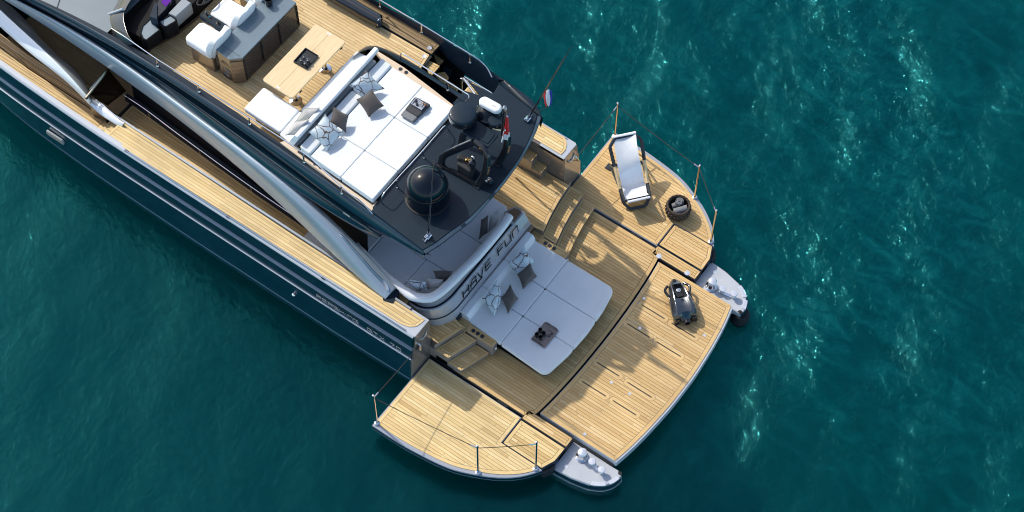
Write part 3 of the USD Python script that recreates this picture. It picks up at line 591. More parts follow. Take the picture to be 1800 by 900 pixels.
# ------------------------------------------------------------------ the silver arch sweeping down to the bulwark
n = 60
a1p = [(-60, -52, 3.2), (32, 0, 3.18), (90, 32, 3.12), (150, 62, 3.08), (204, 100, 3.04), (270, 145, 3.0), (344, 200, 2.96), (450, 277, 2.90), (532, 340, 2.78), (589, 391, 2.60), (618, 420, 2.45), (640, 444, 2.28), (695, 504, 2.0)]
a2p = [(-90, -56, .62), (7, 1, .62), (72, 39, .62), (150, 92, .62), (191, 121, .62), (270, 178, .62), (344, 232, .62), (450, 322, .60), (494, 361, .56), (570, 432, .40), (609, 469, .30), (640, 496, .20), (677, 526, .10)]
Q1, Q2 = smoothfit(a1p, n, 6), smoothfit(a2p, n, 6)
def arow(f, d):
    return np.array([P(q[0] * (1 - f) + r[0] * f, q[1] * (1 - f) + r[1] * f, q[2] - d * r[2]) for q, r in zip(Q1, Q2)])
rows = [arow(f, d) for f, d in ((0, .06), (0, .0), (.08, -.03), (.20, -.03), (.32, .0), (.44, .07), (.55, .18), (.66, .32), (.77, .50), (.88, .72), (.96, .90), (1, 1.0))]
A1, A2 = rows[1], rows[-1]
rows = [A1 + [0, .06, -.16]] + rows + [A2 + [0, .05, -.05], A2 + [0, .12, -.06]]
arch = obj(YACHT, 'side_arch', loft(rows[::-1], closed=True, caps=True), M['silver'], 50)
rail_ = PL([2.50, 2.50, 2.42, 2.32, 2.2, 2.12, 2.02], (586, 404), (601, 415), (618, 434), (640, 459), (662, 483), (676, 497), (682, 510))
obj(arch, 'handrail', tube(rail_, .022, 8, 24), M['chrome'])
obj(arch, 'arch_bracket', tube(PL([2.3, 2.34, 2.36], (578, 415), (590, 425), (594, 421)), .03, 8), M['chrome'])
obj(YACHT, 'arch_foot_box', stack(rpoly(P2(1.87, (672, 528), (690, 534), (702, 512), (690, 500)), .03), [(0, 1.3), (0, 1.90)]), M['slate'])
for px, z in (((707, 521), 1.62), ((728, 537), 1.36)):
    c = P(*px, z); st = obj(YACHT, 'walkway_step', prism(sbox(c[0] - .16, c[1] - .17, c[0] + .16, c[1] + .20), 1.0, z - .012), M['bronze'])
    deck(st, sbox(c[0] - .16, c[1] - .17, c[0] + .16, c[1] + .20), z, 'teak', border=.05)
# stairs from the cockpit up to the starboard bulwark top
for k, z in ((0, 1.30), (1, 1.52), (2, 1.74)):
    x1 = -.40 - .24 * k
    st = obj(YACHT, 'bulwark_step', stack(rpoly([(x1 - .26, 1.98), (x1, 1.98), (x1, 2.22), (x1 - .26, 2.22)], .02), [(0, ZC - .02), (0, z - .012)]), M['bronze'])
    deck(st, sbox(x1 - .245, 1.99, x1 - .01, 2.21), z, 'teak', border=.03, pitch=.3)
# ------------------------------------------------------------------ flybridge: soles, coamings, aft roof, hatch
ZF, ZR = 2.95, 3.50
fb = Polygon([(-12.6, -1.45), (-9, -1.42), (-7, -1.46), (-3.4, -1.60), (-1.3, -1.76), (-.45, -1.80), (-.3, -1.4), (-.2, 0), (-.3, 1.4), (-.45, 1.85), (-1.5, 2.05), (-3, 2.3), (-4.6, 2.45), (-9, 2.45), (-12.6, 2.2)])
stairwell = Polygon([(-3.13, 1.50), (-3.13, 2.42), (-2.7, 2.40), (-2.0, 2.2), (-1.62, 2.08), (-1.47, 1.95), (-1.44, 1.80), (-1.52, 1.62), (-2.0, 1.50)])
aftcut = sbox(-3.4, 1.40, 1, 3).union(sbox(-1.5, -3, 1, 3))
obj(YACHT, 'flybridge_floor', trimesh.creation.extrude_polygon(fb.buffer(-.02).difference(stairwell).difference(aftcut), .16, engine='earcut').apply_translation([0, 0, 2.775]), M['satin'], False)
obj(YACHT, 'cockpit_headliner', prism(fb.buffer(-.06).difference(stairwell.buffer(.02)).difference(aftcut), 2.74, 2.765), M['gel'])
sole = Polygon([(-7.72, -1.42), (-5.8, -1.46), (-4.0, -1.50), (-4.0, -1.0), (-4.2, -.9), (-4.2, 1.0), (-4.28, 1.5), (-3.3, 1.66), (-3.14, 1.70), (-3.2, 2.09), (-7.72, 2.04)])
fs = obj(YACHT, 'flybridge_sole', prism(Polygon([(-8.4, -1.44), (-4.0, -1.5), (-3.5, -1.0), (-3.5, 1.5), (-3.14, 1.5), (-3.14, 2.09), (-8.4, 2.05)]), 2.93, ZF - .011), M['caulk'])
deck(fs, sole, ZF, 'teak_pale', border=.06, corner=30, lmin=.8, lmax=2.0)
sh = obj(YACHT, 'sliding_hatch', prism(Polygon([(-8.4, 2.10), (-3.15, 2.10), (-3.15, 2.47), (-8.4, 2.46)]), 2.93, 2.982), M['satin'])
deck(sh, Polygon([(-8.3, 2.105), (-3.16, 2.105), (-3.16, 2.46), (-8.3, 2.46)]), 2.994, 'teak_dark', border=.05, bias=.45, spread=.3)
for x, y, z in ((-3.26, 2.0, ZF), (-3.28, 2.20, 2.994)):
    obj(YACHT, 'flush_latch', lathe([(0, .004), (.03, .004), (.034, .006), (.045, .006), (.048, 0)], (x, y, z), 18), M['steel'])
obj(YACHT, 'sliding_hatch_bolster', tube(np.vstack([[P(565, -22, 3.12)], PL(3.12, (600, -2), (640, 22), (666, 36)), [P(671, 39.5, 3.12)]]), [.13, .13, .13, .125, .03], 16), M['black'])
lp = bend([P(560, -18, 3.2), P(662, 37, 3.2), P(669, 45, 3.15), P(664, 47, 3.0)], .12, 6)
obj(YACHT, 'hatch_handrail', tube(lp, .035, 10), M['slate'])
th = np.linspace(0, 2 * math.pi, 18); c = P(667, 39, 3.12)
obj(YACHT, 'handrail_loop', tube(np.stack([c[0] + 0 * th, c[1] + .07 * np.cos(th), c[2] + .10 * np.sin(th)], 1), .014, 8, caps=False), M['chrome'])
n = 60
L0 = smoothfit(PL(3.43, (20, -22), (62, 0), (150, 41), (212, 70), (262, 92), (304, 122), (369, 171), (430, 210), (504, 260), (600, 329), (655, 371), (710, 413), (742.5, 438.5)), n)
L1 = smoothfit(PL([3.42] * 7 + [3.45], (5, -24), (52, 0), (150, 48), (280, 128), (402, 208), (487, 262), (600, 341), (744, 442)), n)
Lm = smoothfit(PL([3.36] * 7 + [3.44], (1, -23), (49, 1), (150, 50.5), (277, 130.5), (385, 203), (479, 262), (598, 348), (745, 445)), n)
L2 = smoothfit(PL([3.27] * 9 + [3.42], (-2, -23), (46, 1), (150, 54), (275, 134), (373, 197), (471, 260), (532, 309), (600, 356), (680, 424), (746, 449)), n)
co = obj(YACHT, 'port_coaming'.replace('port_', 'flybridge_'), loft([L0 + [0, .03, -.45], L0, L0 * .4 + L1 * .6 + [0, 0, .006], L1, Lm, L2, L2 + [0, .05, -.03], L2 + [0, .22, -.30]][::-1]), M['coam'], 50)
obj(co, 'coaming_walkline', loft([L0 + [0, 0, .004], L0 * .45 + L1 * .55 + [0, 0, .011]][::-1]), M['slate'], 50)
L3 = smoothfit(PL(3.12, (-6, -24), (42, 2), (150, 57.5), (275, 139), (300, 154), (453, 263), (576, 353), (640, 396), (664, 413)), n)
L4 = smoothfit(PL(3.06, (-8, -22), (39, 2.5), (150, 60), (273, 141), (297, 157), (450, 268), (582, 361), (640, 401), (664, 415)), n)
L5 = smoothfit(PL(2.98, (-10, -21), (35, 3), (150, 62.5), (270, 146), (344, 200), (450, 279), (540, 345), (600, 381), (662, 417)), n)
obj(YACHT, 'lower_fairing', loft([L2 + [0, .20, -.16], L3 + [0, .05, -.01], L3, L4, L4 + [0, .02, -.03], L5, L5 + [0, .02, -.12]][::-1]), M['coam'], 50)
obj(YACHT, 'vent_channel', loft([L3[int(n*.40):-4] + [0, -.005, .012], L4[int(n*.40):-4] + [0, .004, .012]][::-1]), M['rim'], 50)
for f in (.3, .55, .8):
    r = (L3 * (1 - f) + L4 * f)[int(n*.41):-5] + [0, 0, .018]; obj(YACHT, 'vent_louvre', tube(r, .006, 5), M['satin'])
# roof forward of the helm
rf = [PL(3.43, (20, -24), (62, -2), (150, 40), (176, 52), (188, 58))]
r1 = np.array([p * [1, 0, 1] + [0, 2.3, 0] for p in rf[0]])
obj(YACHT, 'house_roof', loft([spline(rf[0], 16), spline(rf[0] * .5 + r1 * .5 + [0, 0, .05], 16), spline(r1, 16)][::-1]), M['roofg'], 40)
obj(YACHT, 'roof_panel_joint', tube(PL(3.445, (100, 13), (106, -4)), .006, 5), M['satin'])
obj(YACHT, 'windscreen', loft([[(-12.6, -1.6, 3.43), (-12.6, 2.2, 3.43)], [(-14.6, -1.3, 2.3), (-14.6, 1.3, 2.3)]]), M['glassd'])
obj(YACHT, 'foredeck', stack(Polygon([(-17.2, 0), (-16.3, -.9), (-15, -1.6), (-13.3, -2.15), (-12.7, -2.17), (-12.7, 2.17), (-13.3, 2.15), (-15, 1.6), (-16.3, .9)]), [(0, 1.6), (0, 2.2)]), M['gel'])
obj(YACHT, 'starboard_house_side'.replace('starboard_', ''), loft([[(-12.6, 2.2, 3.3), (-8, 2.45, 3.2), (-4, 2.47, 3.0), (-2.5, 2.35, 2.9)], [(-12.6, 2.3, 1.3), (-8, 2.3, 1.3), (-4, 2.2, 1.2), (-2.5, 2.0, 1.2)]]), M['glassd'], 40)
# starboard coaming band
Bi = spline(PL([2.97, 2.97, 2.99, 3.05, 3.12, 3.2, 3.28], (560, -48), (660, 11), (760, 70), (791, 90), (827, 112), (851, 127), (876, 146)), 30)
Bo = spline(PL([3.20, 3.20, 3.24, 3.30, 3.36, 3.40, 3.44], (570, -52), (660, 1), (740, 45), (790, 76), (840, 106), (864, 126), (888, 141)), 30)
obj(YACHT, 'hatch_coaming', loft([Bi + [0, 0, -.5], Bi, Bi + [0, .004, .12], Bo * .8 + Bi * .2 + [0, 0, .02], Bo, Bo + [0, .05, -.08], Bo + [.0, .03, -.55]][::-1]), M['slate'], 40)
G1 = spline(PL([3.28, 3.42, 3.47, 3.47], (874, 146), (900, 165), (930, 188), (951, 206)), 20); O1 = spline(PL([3.44, 3.46, 3.46, 3.46], (888, 141), (911, 157), (931, 172), (953, 205)), 20)
obj(YACHT, 'roof_shoulder', loft([G1 + [0, 0, -.05], G1, G1 * .5 + O1 * .5 + [0, 0, .012], O1, O1 + [0, .03, -.10], O1 + [0, -.03, -.35]][::-1]), M['slate'], 50)
# aft roof: gently crowned slate panel with a lighter aft lip
ri = PL(ZR, (743, 439), (752, 434), (761, 429), (789, 408), (830, 378), (870, 335), (905, 290), (930, 245), (944, 203))
ro = PL(ZR - .06, (748, 447.5), (757, 441), (767, 435.5), (797, 413), (830, 387), (881, 330), (905, 298), (937, 244), (952, 206))
ri, ro = spline(ri, 40), spline(ro, 40)
ry = ri[:, 1]
rp = np.vstack([ri[:, :2], P2(ZR, (929, 188.5), (877, 148)), [(-1.44, 1.95), (-1.41, 1.80), (-1.49, 1.60), (-1.9, 1.49)], [(-1.9, 1.12), (-1.72, 1.10), (-1.72, -1.60)], P2(ZR, (655, 372))])
rpl = Polygon(rp).buffer(0)
tri_v, tri_f = trimesh.creation.triangulate_polygon(rpl, engine='earcut')
rm = stack(rpl, [(0, ZR - .10), (0, ZR - .004), (.006, ZR)])
obj(YACHT, 'aft_roof', rm, M['slate'], 25)
obj(YACHT, 'roof_lip', loft([ri + [0, 0, -.01], ri + [.01, 0, -.016], ro * .9 + ri * .1, ro, ro + [-.01, 0, -.03], ro + [-.10, 0, -.07], ro + [-.4, 0, -.09]]), M['rim'].GetPrim() and M['slate'], 40)
obj(YACHT, 'lip_moulding', loft([ri * .82 + ro * .18 + [0, 0, .006], ri * .1 + ro * .9 + [0, 0, .006]]), pbr('lip_paint', (.10, .13, .15), .35, .1), 40)
for a, b in ((17, 19), (9, 10)):
    obj(YACHT, 'lip_vent', loft([(ri * .7 + ro * .3 + [0, 0, .010])[a:b + 1], (ri * .1 + ro * .9 + [0, 0, .010])[a:b + 1]]), M['navy'], 40)
# margin round the starboard side of the sunbed base, down to the sole
mt = spline(np.array([(-4.14, .86, 3.44), (-4.06, 1.12, 3.47), (-3.9, 1.27, 3.48), (-3.6, 1.335, 3.485), (-3.2, 1.335, 3.49), (-1.9, 1.30, 3.495)]), 30)
mb = spline(PL([3.1, 3.05, 3.05, 3.08, 3.15, 3.26, 3.36, 3.44], (629, 97), (634, 88), (648, 80.5), (667, 82), (700, 96), (731, 114), (781, 147), (815, 168)), 30)
obj(YACHT, 'sunbed_plinth', loft([mt, mt * .75 + mb * .25 + [0, .015, .02], mt * .3 + mb * .7 + [0, .012, .02], mb, mb + [0, .02, -.14], mb + [0, -.02, -.6]]), M['slate'], 50)
obj(YACHT, 'hatch_inner_wall', loft([mb[16:] + [0, .003, 0], mb[16:] + [0, .0, -.7]]), M['black'], 30)
obj(YACHT, 'stairwell_wall', loft([np.column_stack([ring(stairwell), np.full(len(ring(stairwell)), 2.95)]), np.column_stack([ring(stairwell.buffer(.01, join_style='mitre'))[:len(ring(stairwell))], np.full(len(ring(stairwell)), 1.2)])]), M['black'], 20) if False else None
obj(YACHT, 'stairwell_floor', prism(sbox(-3.6, 1.3, -1.9, 2.3), 1.12, 1.16), M['satin'])
for (a, b, c_, d_), z in (((745, 104), (762, 111.5), (771, 116), (757, 132)), 2.86), (((761, 88), (792, 91), (774, 110), (769, 109)), 2.62), (((765, 130), (781, 128), (787, 136), (780, 147)), 2.52), (((790, 144), (806, 152), (801, 160), (788, 154)), 2.2):
    q = P2(z, a, b, c_, d_); q = Polygon(q).convex_hull
    cc = np.array(q.centroid.coords[0]); w = .30
    st = obj(YACHT, 'hatch_step', stack(q.buffer(.02), [(.02, z - .07), (0, z - .05), (0, z - .012)]), M['walnut'])
    deck(st, q.buffer(.02), z, 'teak_gold', border=.05, pitch=.06)
obj(YACHT, 'hatch_door_panel', prism(Polygon(P2(3.3, (822, 142), (868, 166), (868, 174), (850, 176))), 3.28, 3.30), M['slate'])
obj(YACHT, 'hatch_handrail', tube(PL([2.5, 3.3, 3.35, 3.45], (812, 170), (811, 138), (815, 138), (842, 176)), .022, 8), M['chrome'])
obj(YACHT, 'hatch_console', bx(*P(779, 119, 2.5)[:2], 2.3, *(P(779, 119, 2.5)[:2] + [.18, .14]), 2.5), M['slate'])
# rails of the flybridge
def rail(pts, r=.0125, posts=(), name='guard_rail', rb=.10):
    g = obj(YACHT, name, tube(bend(pts, rb, 6), r, 10), M['chrome'])
    for a, b in posts:
        obj(g, 'rail_post', tube([b, a], .015, 8), M['chrome']); obj(g, 'post_foot', lathe([(.034, 0), (.03, .014), (.018, .03)], b, 12), M['chrome'])
zt = ZR + .27
rail([P(671, 357, ZR), P(671, 344, zt)] + list(PL(zt, (744, 264), (783, 219))) + [P(788, 228, ZR)], posts=[(P(697, 317, zt), P(698, 329, ZR)), (P(744, 264.5, zt), P(745, 277, ZR))])
zt = 3.70
pp = [P(196, 50, 3.52)] + list(PL(zt, (216, 62.5), (275.6, 104), (346.7, 148), (422, 196.5), (493, 242), (544.5, 276.7), (615, 341), (632, 351))) + [P(655, 376, 3.46)]
rail(pp, posts=[(P(276, 104, zt), P(277, 116, 3.44)), (P(347, 148.5, zt), P(350, 161, 3.44)), (P(437, 206, zt), P(439, 218, 3.44)), (P(532, 268, zt), P(535, 285, 3.44)), (P(600, 327, zt), P(601, 340, 3.43))])
zt = 3.78
rail([P(704, 105, 3.49), P(704.5, 92, zt)] + list(PL(zt, (786, 143), (824, 167))) + [P(824, 172, zt - .02), P(816, 182, ZR)], posts=[(P(786, 143, zt), P(787, 158, 3.48))])
rail(list(PL([3.50, 3.50, 3.55, 3.58, 3.55, 3.5, 3.42], (600, -40), (668, 0), (741, 43), (828, 96), (846, 108), (857, 120), (864.5, 136))), posts=[(P(741, 43.5, 3.55), P(741, 57, 3.24)), (P(826, 96, 3.57), P(826.5, 110, 3.34)), (P(668, .5, 3.5), P(668, 12, 3.18))], rb=.3)
# ------------------------------------------------------------------ equipment on the aft roof
def at_roof(px, py, z=ZR): return P(px, py, z)
c = at_roof(752, 346)
R = .392
d1 = thing('satellite_dome', 'large gloss black satellite dome on the aft roof beside the long whip aerial', 'satellite dome', c)
prof = [(.36, 0), (.40, .02), (R, .06), (R * 1.01, .36), (R * .99, .40)]
obj(d1, 'dome_base', lathe([(.43, 0), (.43, .02), (.36, .03)], c, 40), M['satin'])
obj(d1, 'dome_body', lathe(prof, c, 48), M['dome'])
obj(d1, 'dome_cap', lathe([(R * .99, .40)] + [(R * .985 * math.cos(a), .40 + .34 * math.sin(a)) for a in np.linspace(.03, math.pi / 2, 14)], c, 48), M['dome'])
obj(d1, 'dome_band', tube(np.stack([c[0] + R * 1.006 * np.cos(th), c[1] + R * 1.006 * np.sin(th), c[2] + .40 + 0 * th], 1), .008, 6, 60, False), M['black'])
# mast
mast = thing('radar_mast', 'black looped mast carrying radar domes on the aft roof', 'mast', P(830, 300, ZR))
def beam(a_, w, h, name='mast_leg'):
    p = np.array(a_); t = np.gradient(p, axis=0); t /= np.linalg.norm(t, axis=1, keepdims=True)
    s = np.array([.1, 1, 0.]); s /= np.linalg.norm(s); s = np.broadcast_to(s, p.shape); b = np.cross(t, s); b /= np.linalg.norm(b, axis=1, keepdims=True)
    q = [(-1, -.7), (-.7, -1), (.7, -1), (1, -.7), (1, .7), (.7, 1), (-.7, 1), (-1, .7)]
    obj(mast, name, loft([p + s * (w / 2 * u) + b * (h / 2 * v) for u, v in q][::-1], closed=True, caps=True), M['black'], 30)
F0, T0, T1, K1, F1 = P(775, 291, ZR), P(778, 273, 3.78), P(834, 249, 4.25), P(857, 268, 4.25), P(839, 327, ZR)
beam(bend([F0, T0, T1], .12), .085, .13); beam(bend([T1, K1, F1 + (K1 - F1) * .45 + [.10, 0, .05], F1], .3, 8), .085, .13)
beam([F0 + [0, 0, .03], F1 + [0, 0, .03]], .085, .09, 'mast_foot_bar')
o = np.array([.02, .62, 0]); 
beam(bend([F0 + o, T0 + o, T1 + o * [1, .8, 1]], .12), .085, .13); beam(bend([T1 + o * [1, .8, 1], K1 + o, F1 + o + (K1 - F1) * .45 + [.10, 0, .05], F1 + o], .3, 8), .085, .13)
pl = P2(4.30, (812, 231), (858, 259), (877, 236), (832, 207))
obj(mast, 'mast_platform', stack(rpoly(pl, .03), [(.03, 4.22), (0, 4.25), (0, 4.295), (.01, 4.30)]), M['slate'], 25)
obj(mast, 'platform_lid', stack(Polygon(pl).buffer(-.07).buffer(.02), [(0, 4.30), (0, 4.312), (.006, 4.316)]), M['slate'])
obj(mast, 'mast_bracket', tube(PL(4.30, (866, 226), (884, 229)), .02, 6), M['brass'])
for f in (F1, F1 + o, F0):
    obj(mast, 'mast_foot', bx(f[0] - .07, f[1] - .06, ZR, f[0] + .07, f[1] + .06, ZR + .03), M['satin'])
hb = P(818, 290, ZR); obj(mast, 'mast_locker', stack(rpoly(P2(3.78, (803, 272), (812, 268), (836, 282), (832, 296), (826, 302), (804, 288)), .03), [(0, ZR), (0, 3.76), (.03, 3.78)]), M['satin'])
obj(mast, 'searchlight', lathe([(0, 0), (.04, .0), (.04, .10), (.06, .12), (.075, .19), (.06, .25), (0, .28)], P(830, 297, 3.72), 18), M['black'])
obj(mast, 'searchlight', lathe([(0, 0), (.03, 0), (.045, .05), (.03, .10), (0, .11)], P(832, 280, 4.0), 16), M['chrome'])
obj(mast, 'mast_horn', lathe([(.02, 0), (.03, .08), (.06, .14)], P(823, 288, 3.78), 14), M['brass'])
c = P(814, 214, 4.30); d2 = thing('radar_dome', 'flat round black radar dome on the mast nearest the white sunbed', 'radar dome', c)
obj(d2, 'dome_body', lathe([(.10, 0), (.20, .05), (.245, .09), (.262, .14), (.258, .24), (.245, .265)], c, 44), M['black'])
obj(d2, 'dome_lid', lathe([(.246, .264), (.236, .285), (.20, .298), (.10, .304), (0, .306)], c, 44), M['slate'])
c = P(859, 211, 4.05); d3 = thing('camera_dome', 'round gloss navy dome under a white oblong scanner on the mast', 'radar dome', c)
obj(d3, 'dome_body', lathe([(.20, 0), (.26, .06), (.285, .14)] + [(.285 * math.cos(a), .14 + .26 * math.sin(a)) for a in np.linspace(.1, math.pi / 2, 10)], c, 40), M['dome'])
w1, w2 = P(852, 178, 4.56), P(872, 189, 4.56)
ww = LineString([w1[:2], w2[:2]]).buffer(.105)
obj(d3, 'scanner', stack(ww, [(.03, 4.46), (0, 4.50), (0, 4.55), (.015, 4.575), (.04, 4.585)]), M['white'], 40)
obj(d3, 'scanner_mark', tube([w1 * .45 + w2 * .55 + [.03, -.01, .027], w2 + [.0, -.01, .027]], .003, 4), M['satin'])
c = P(870, 218, 4.30); d4 = thing('aerial_pod', 'small flat black aerial pod beside the flagpole on the mast', 'antenna', c)
obj(d4, 'pod_body', lathe([(.07, 0), (.12, .03), (.13, .07), (.128, .11)], c, 30), M['black']); obj(d4, 'pod_lid', lathe([(.128, .11), (.115, .125), (0, .13)], c, 30), M['slate'])
c = P(862, 322, ZR); d5 = thing('camera_pod', 'tiny black and steel camera pod near the roof edge', 'camera', c)
obj(d5, 'pod_body', lathe([(.06, 0), (.055, .04), (.065, .07), (.05, .11), (0, .13)], c, 20), M['black']); obj(d5, 'pod_lens', lathe([(0, 0), (.02, 0), (.026, .03), (0, .045)], c + [-.05, -.05, .06], 12), M['chrome']); obj(d5, 'pod_lens', lathe([(0, 0), (.016, 0), (.02, .03), (0, .045)], c + [-.06, .03, .06], 12), M['chrome'])
# flagpole and ensign
c0, c1 = P(884, 236, 4.30), P(887, 194, 5.06)
fp = thing('flagpole', 'black flagpole with a clear light on top rising from the mast', 'flagpole', c0)
obj(fp, 'pole', tube([c0, c1], [.045, .04], 12), M['black']); obj(fp, 'pole_light', lathe([(.04, 0), (.045, .02), (.045, .09), (.03, .11), (0, .115)], c1, 18), M['tumbler']); obj(fp, 'pole_cap', lathe([(.046, -.03), (.046, .0), (0, .002)], c1 + [0, 0, .02], 18), M['satin'])
def cloth(pa, pb, pc, pd, nu, nv, amp, k, drop=0.):
    """a hanging cloth between top edge pa-pb and bottom edge pd-pc, with folds"""
    u, v = np.meshgrid(np.linspace(0, 1, nu), np.linspace(0, 1, nv), indexing='ij')
    G = ((1 - u)[..., None] * ((1 - v)[..., None] * pa + v[..., None] * pd) + u[..., None] * ((1 - v)[..., None] * pb + v[..., None] * pc))
    G[..., 0] += amp * np.sin(k * u * 6.28 + 2 * v) * (.3 + v); G[..., 1] += amp * .6 * np.cos(k * u * 6.28 * 1.3 + v) * (.3 + v)
    return G
def cloth_mesh(G, u0, u1, v0, v1, t=.004):
    g = G[u0:u1 + 1, v0:v1 + 1]; a, b = g.shape[:2]; idx = np.arange(a * b).reshape(a, b)
    q = np.stack([idx[:-1, :-1], idx[1:, :-1], idx[1:, 1:], idx[:-1, 1:]], -1).reshape(-1, 4)
    V = g.reshape(-1, 3); V2 = V + [t, -t, 0]
    return np.vstack([V, V2]), np.vstack([q[:, [0, 1, 2]], q[:, [0, 2, 3]], q[:, [0, 2, 1]] + len(V), q[:, [0, 3, 2]] + len(V)])
fl = thing('ensign', 'red ensign with a white cross and white tail hanging from the flagpole', 'flag', P(890, 225, 4.5))
G = cloth(P(890, 202, 4.96), P(893, 203, 4.96), P(898, 241, 4.34), P(880, 250, 4.20), 25, 33, .022, 1.6)
obj(fl, 'flag_field', cloth_mesh(G, 0, 24, 2, 25), M['red'], True); obj(fl, 'flag_tail', cloth_mesh(G, 0, 24, 25, 32), M['bunting'], True); obj(fl, 'flag_hoist', cloth_mesh(G, 0, 24, 0, 2), M['bunting'], True)
Gs = G + [.012, -.022, .012]
obj(fl, 'flag_cross', cat_(cloth_mesh(Gs, 6, 8, 15, 24), cloth_mesh(Gs, 3, 11, 18, 20)), M['bunting'], True)
for s, b, t_, lab in ((-1, P(752.5, 417, ZR), P(763, 281, 5.95), 'tall thin whip aerial standing in front of the large black satellite dome'), (1, P(927, 211, ZR), P(1004, 82, 5.6), 'tall whip aerial leaning out over the water from the far roof corner')):
    wa = thing('whip_aerial', lab, 'antenna', b)
    d = (t_ - b) / np.linalg.norm(t_ - b)
    obj(wa, 'aerial_whip', tube([b + d * .16, b + d * .7, t_], [.022, .016, .007], 8), M['black'])
    obj(wa, 'aerial_mount', bx(b[0] - .05, b[1] - .06, ZR, b[0] + .05, b[1] + .06, ZR + .05), M['chrome']); obj(wa, 'aerial_hinge', tube([b + [0, -.05, .06], b + [0, .05, .06]], .03, 10), M['chrome'])
    obj(wa, 'aerial_socket', tube([b + [0, 0, .05], b + d * .18], .026, 10), M['chrome'])
    q = b + [.02, .13 * s, 0]; obj(wa, 'lock_lever', tube([b + [0, .04, .04], q + [0, 0, .03], q + [-.06, .02, .05]], .012, 6), M['chrome'])
    if s > 0: WB, WT = b, t_
p0, p1 = WB + (WT - WB) * .36, WB + (WT - WB) * .40
pn = thing('pennant', 'small furled red, white and blue pennant hanging from the leaning whip aerial', 'flag', p0)
def lens(a, b, w, off_, m, nm):
    s = np.linspace(0, 1, 14); r = w * np.sin(np.pi * s ** .8) ** .7 + .004
    obj(pn, nm, tube(a[None] * (1 - s[:, None]) + b[None] * s[:, None] + off_, r, 8), m, True)
A_, B_ = P(963, 157, 4.25), P(964, 187, 3.75)
lens(A_, B_, .055, np.array([0, 0, 0]), M['bunting'], 'pennant_middle'); lens(A_ + [-.045, -.02, -.0], B_ + [-.035, -.02, -.03], .032, np.array([0, 0, 0]), M['red'], 'pennant_edge'); lens(A_ + [.045, .02, 0], B_ + [.035, .02, .02], .03, np.array([0, 0, 0]), M['blue'], 'pennant_edge')
obj(pn, 'halyard', tube([p1, A_], .006, 5), M['rope']); obj(pn, 'halyard', tube([B_, WB + [0, .03, .06]], .006, 5), M['rope'])
# ------------------------------------------------------------------ furniture and loose things
def pillow(corners, th, m, label, group=None, puff=.10, name='pillow'):
    c = np.array(corners, float); n = 17; a = np.linspace(0, 1, n)
    u, v = np.meshgrid(a, a, indexing='ij'); U, W = 2 * u - 1, 2 * v - 1
    pu = U * (1 - puff * (1 - W ** 2) * U ** 2); pv = W * (1 - puff * (1 - U ** 2) * W ** 2); u2, v2 = (pu + 1) / 2, (pv + 1) / 2
    G = (1 - u2)[..., None] * ((1 - v2)[..., None] * c[0] + v2[..., None] * c[3]) + u2[..., None] * ((1 - v2)[..., None] * c[1] + v2[..., None] * c[2])
    nr = np.cross(c[1] - c[0], c[3] - c[0]); nr /= np.linalg.norm(nr)
    t = th / 2 * (np.clip(1 - np.abs(U) ** 2.4, 0, 1) ** .62) * (np.clip(1 - np.abs(W) ** 2.4, 0, 1) ** .62)
    wob = 1 + .22 * (meshkit.noise(np.stack([u * 3.1, v * 3.1, u * 0 + c[0][0] * 7], -1)) - .5)
    A = G + nr * (t * wob)[..., None]; B = G - nr * (t * wob)[..., None]
    idx = np.arange(n * n).reshape(n, n); q = np.stack([idx[:-1, :-1], idx[1:, :-1], idx[1:, 1:], idx[:-1, 1:]], -1).reshape(-1, 4)
    F = np.vstack([q[:, [0, 1, 2]], q[:, [0, 2, 3]]]); V = np.vstack([A.reshape(-1, 3), B.reshape(-1, 3)])
    loc = V.mean(0); loc[2] = V[:, 2].min()
    t_ = thing(name, label, 'pillow', loc, group)
    obj(t_, 'cover', (V, np.vstack([F, F[:, ::-1] + n * n])), M[m], True)
    e = np.vstack([G[:, 0], G[-1, 1:], G[-2::-1, -1], G[0, -2:0:-1]]); obj(t_, 'piping', tube(np.vstack([e, e[:1]]), .006, 5, caps=False), M[m])
    return t_
def pil(m, label, th, *pz, **k): return pillow([P(a, b, z) for a, b, z in pz], th, m, label, **k)
# ---- flybridge dining table
t = thing('dining_table', 'light oak dining table with rounded corners on two steel pedestals', 'table', (-4.74, .18, ZF))
ZT = 3.65
tp = rect(-5.115, -.645, -4.375, 1.005, .06)
obj(t, 'tabletop', stack(tp, [(.012, ZT - .045), (0, ZT - .035), (0, ZT - .006), (.006, ZT)]), M['table'], 20)
obj(t, 'fold_joint', bx(-4.752, -.58, ZT - .002, -4.748, .94, ZT + .0012, 0), M['walnut'], False)
for y in (-.60, .955):
    obj(t, 'hinge', stack(rect(-4.80, y - .012, -4.70, y + .012, .01), [(0, ZT), (0, ZT + .004)]), M['steel'])
for y in (-.30, .62):
    obj(t, 'pedestal', lathe([(.125, 0), (.125, .012), (.06, .03), (.05, .06), (.05, .655)], (-4.655, y, ZF), 28), M['chrome'])
for y in (-.4, .85): obj(t, 'latch', bx(-4.385, y - .03, ZT - .07, -4.36, y + .03, ZT - .04), M['satin'])
def tray(name, label, corners, z, h, m, lipm=None, cat='tray'):
    q = np.array(corners); c = q.mean(0)
    tt = thing(name, label, cat, (c[0], c[1], z)); pq = rpoly(q, .008)
    obj(tt, 'tray_base', stack(pq, [(.01, z + .001), (.0, z + .006), (0, z + .012)]), M[m])
    ri_ = pq.difference(pq.buffer(-.014)); obj(tt, 'tray_rim', trimesh.creation.extrude_polygon(ri_, h, engine='earcut').apply_translation([0, 0, z + .012]), M[lipm or m], False)
    return tt
tq = P2(ZT + .03, (537, 84), (560, 98), (539, 121.5), (515.5, 108))
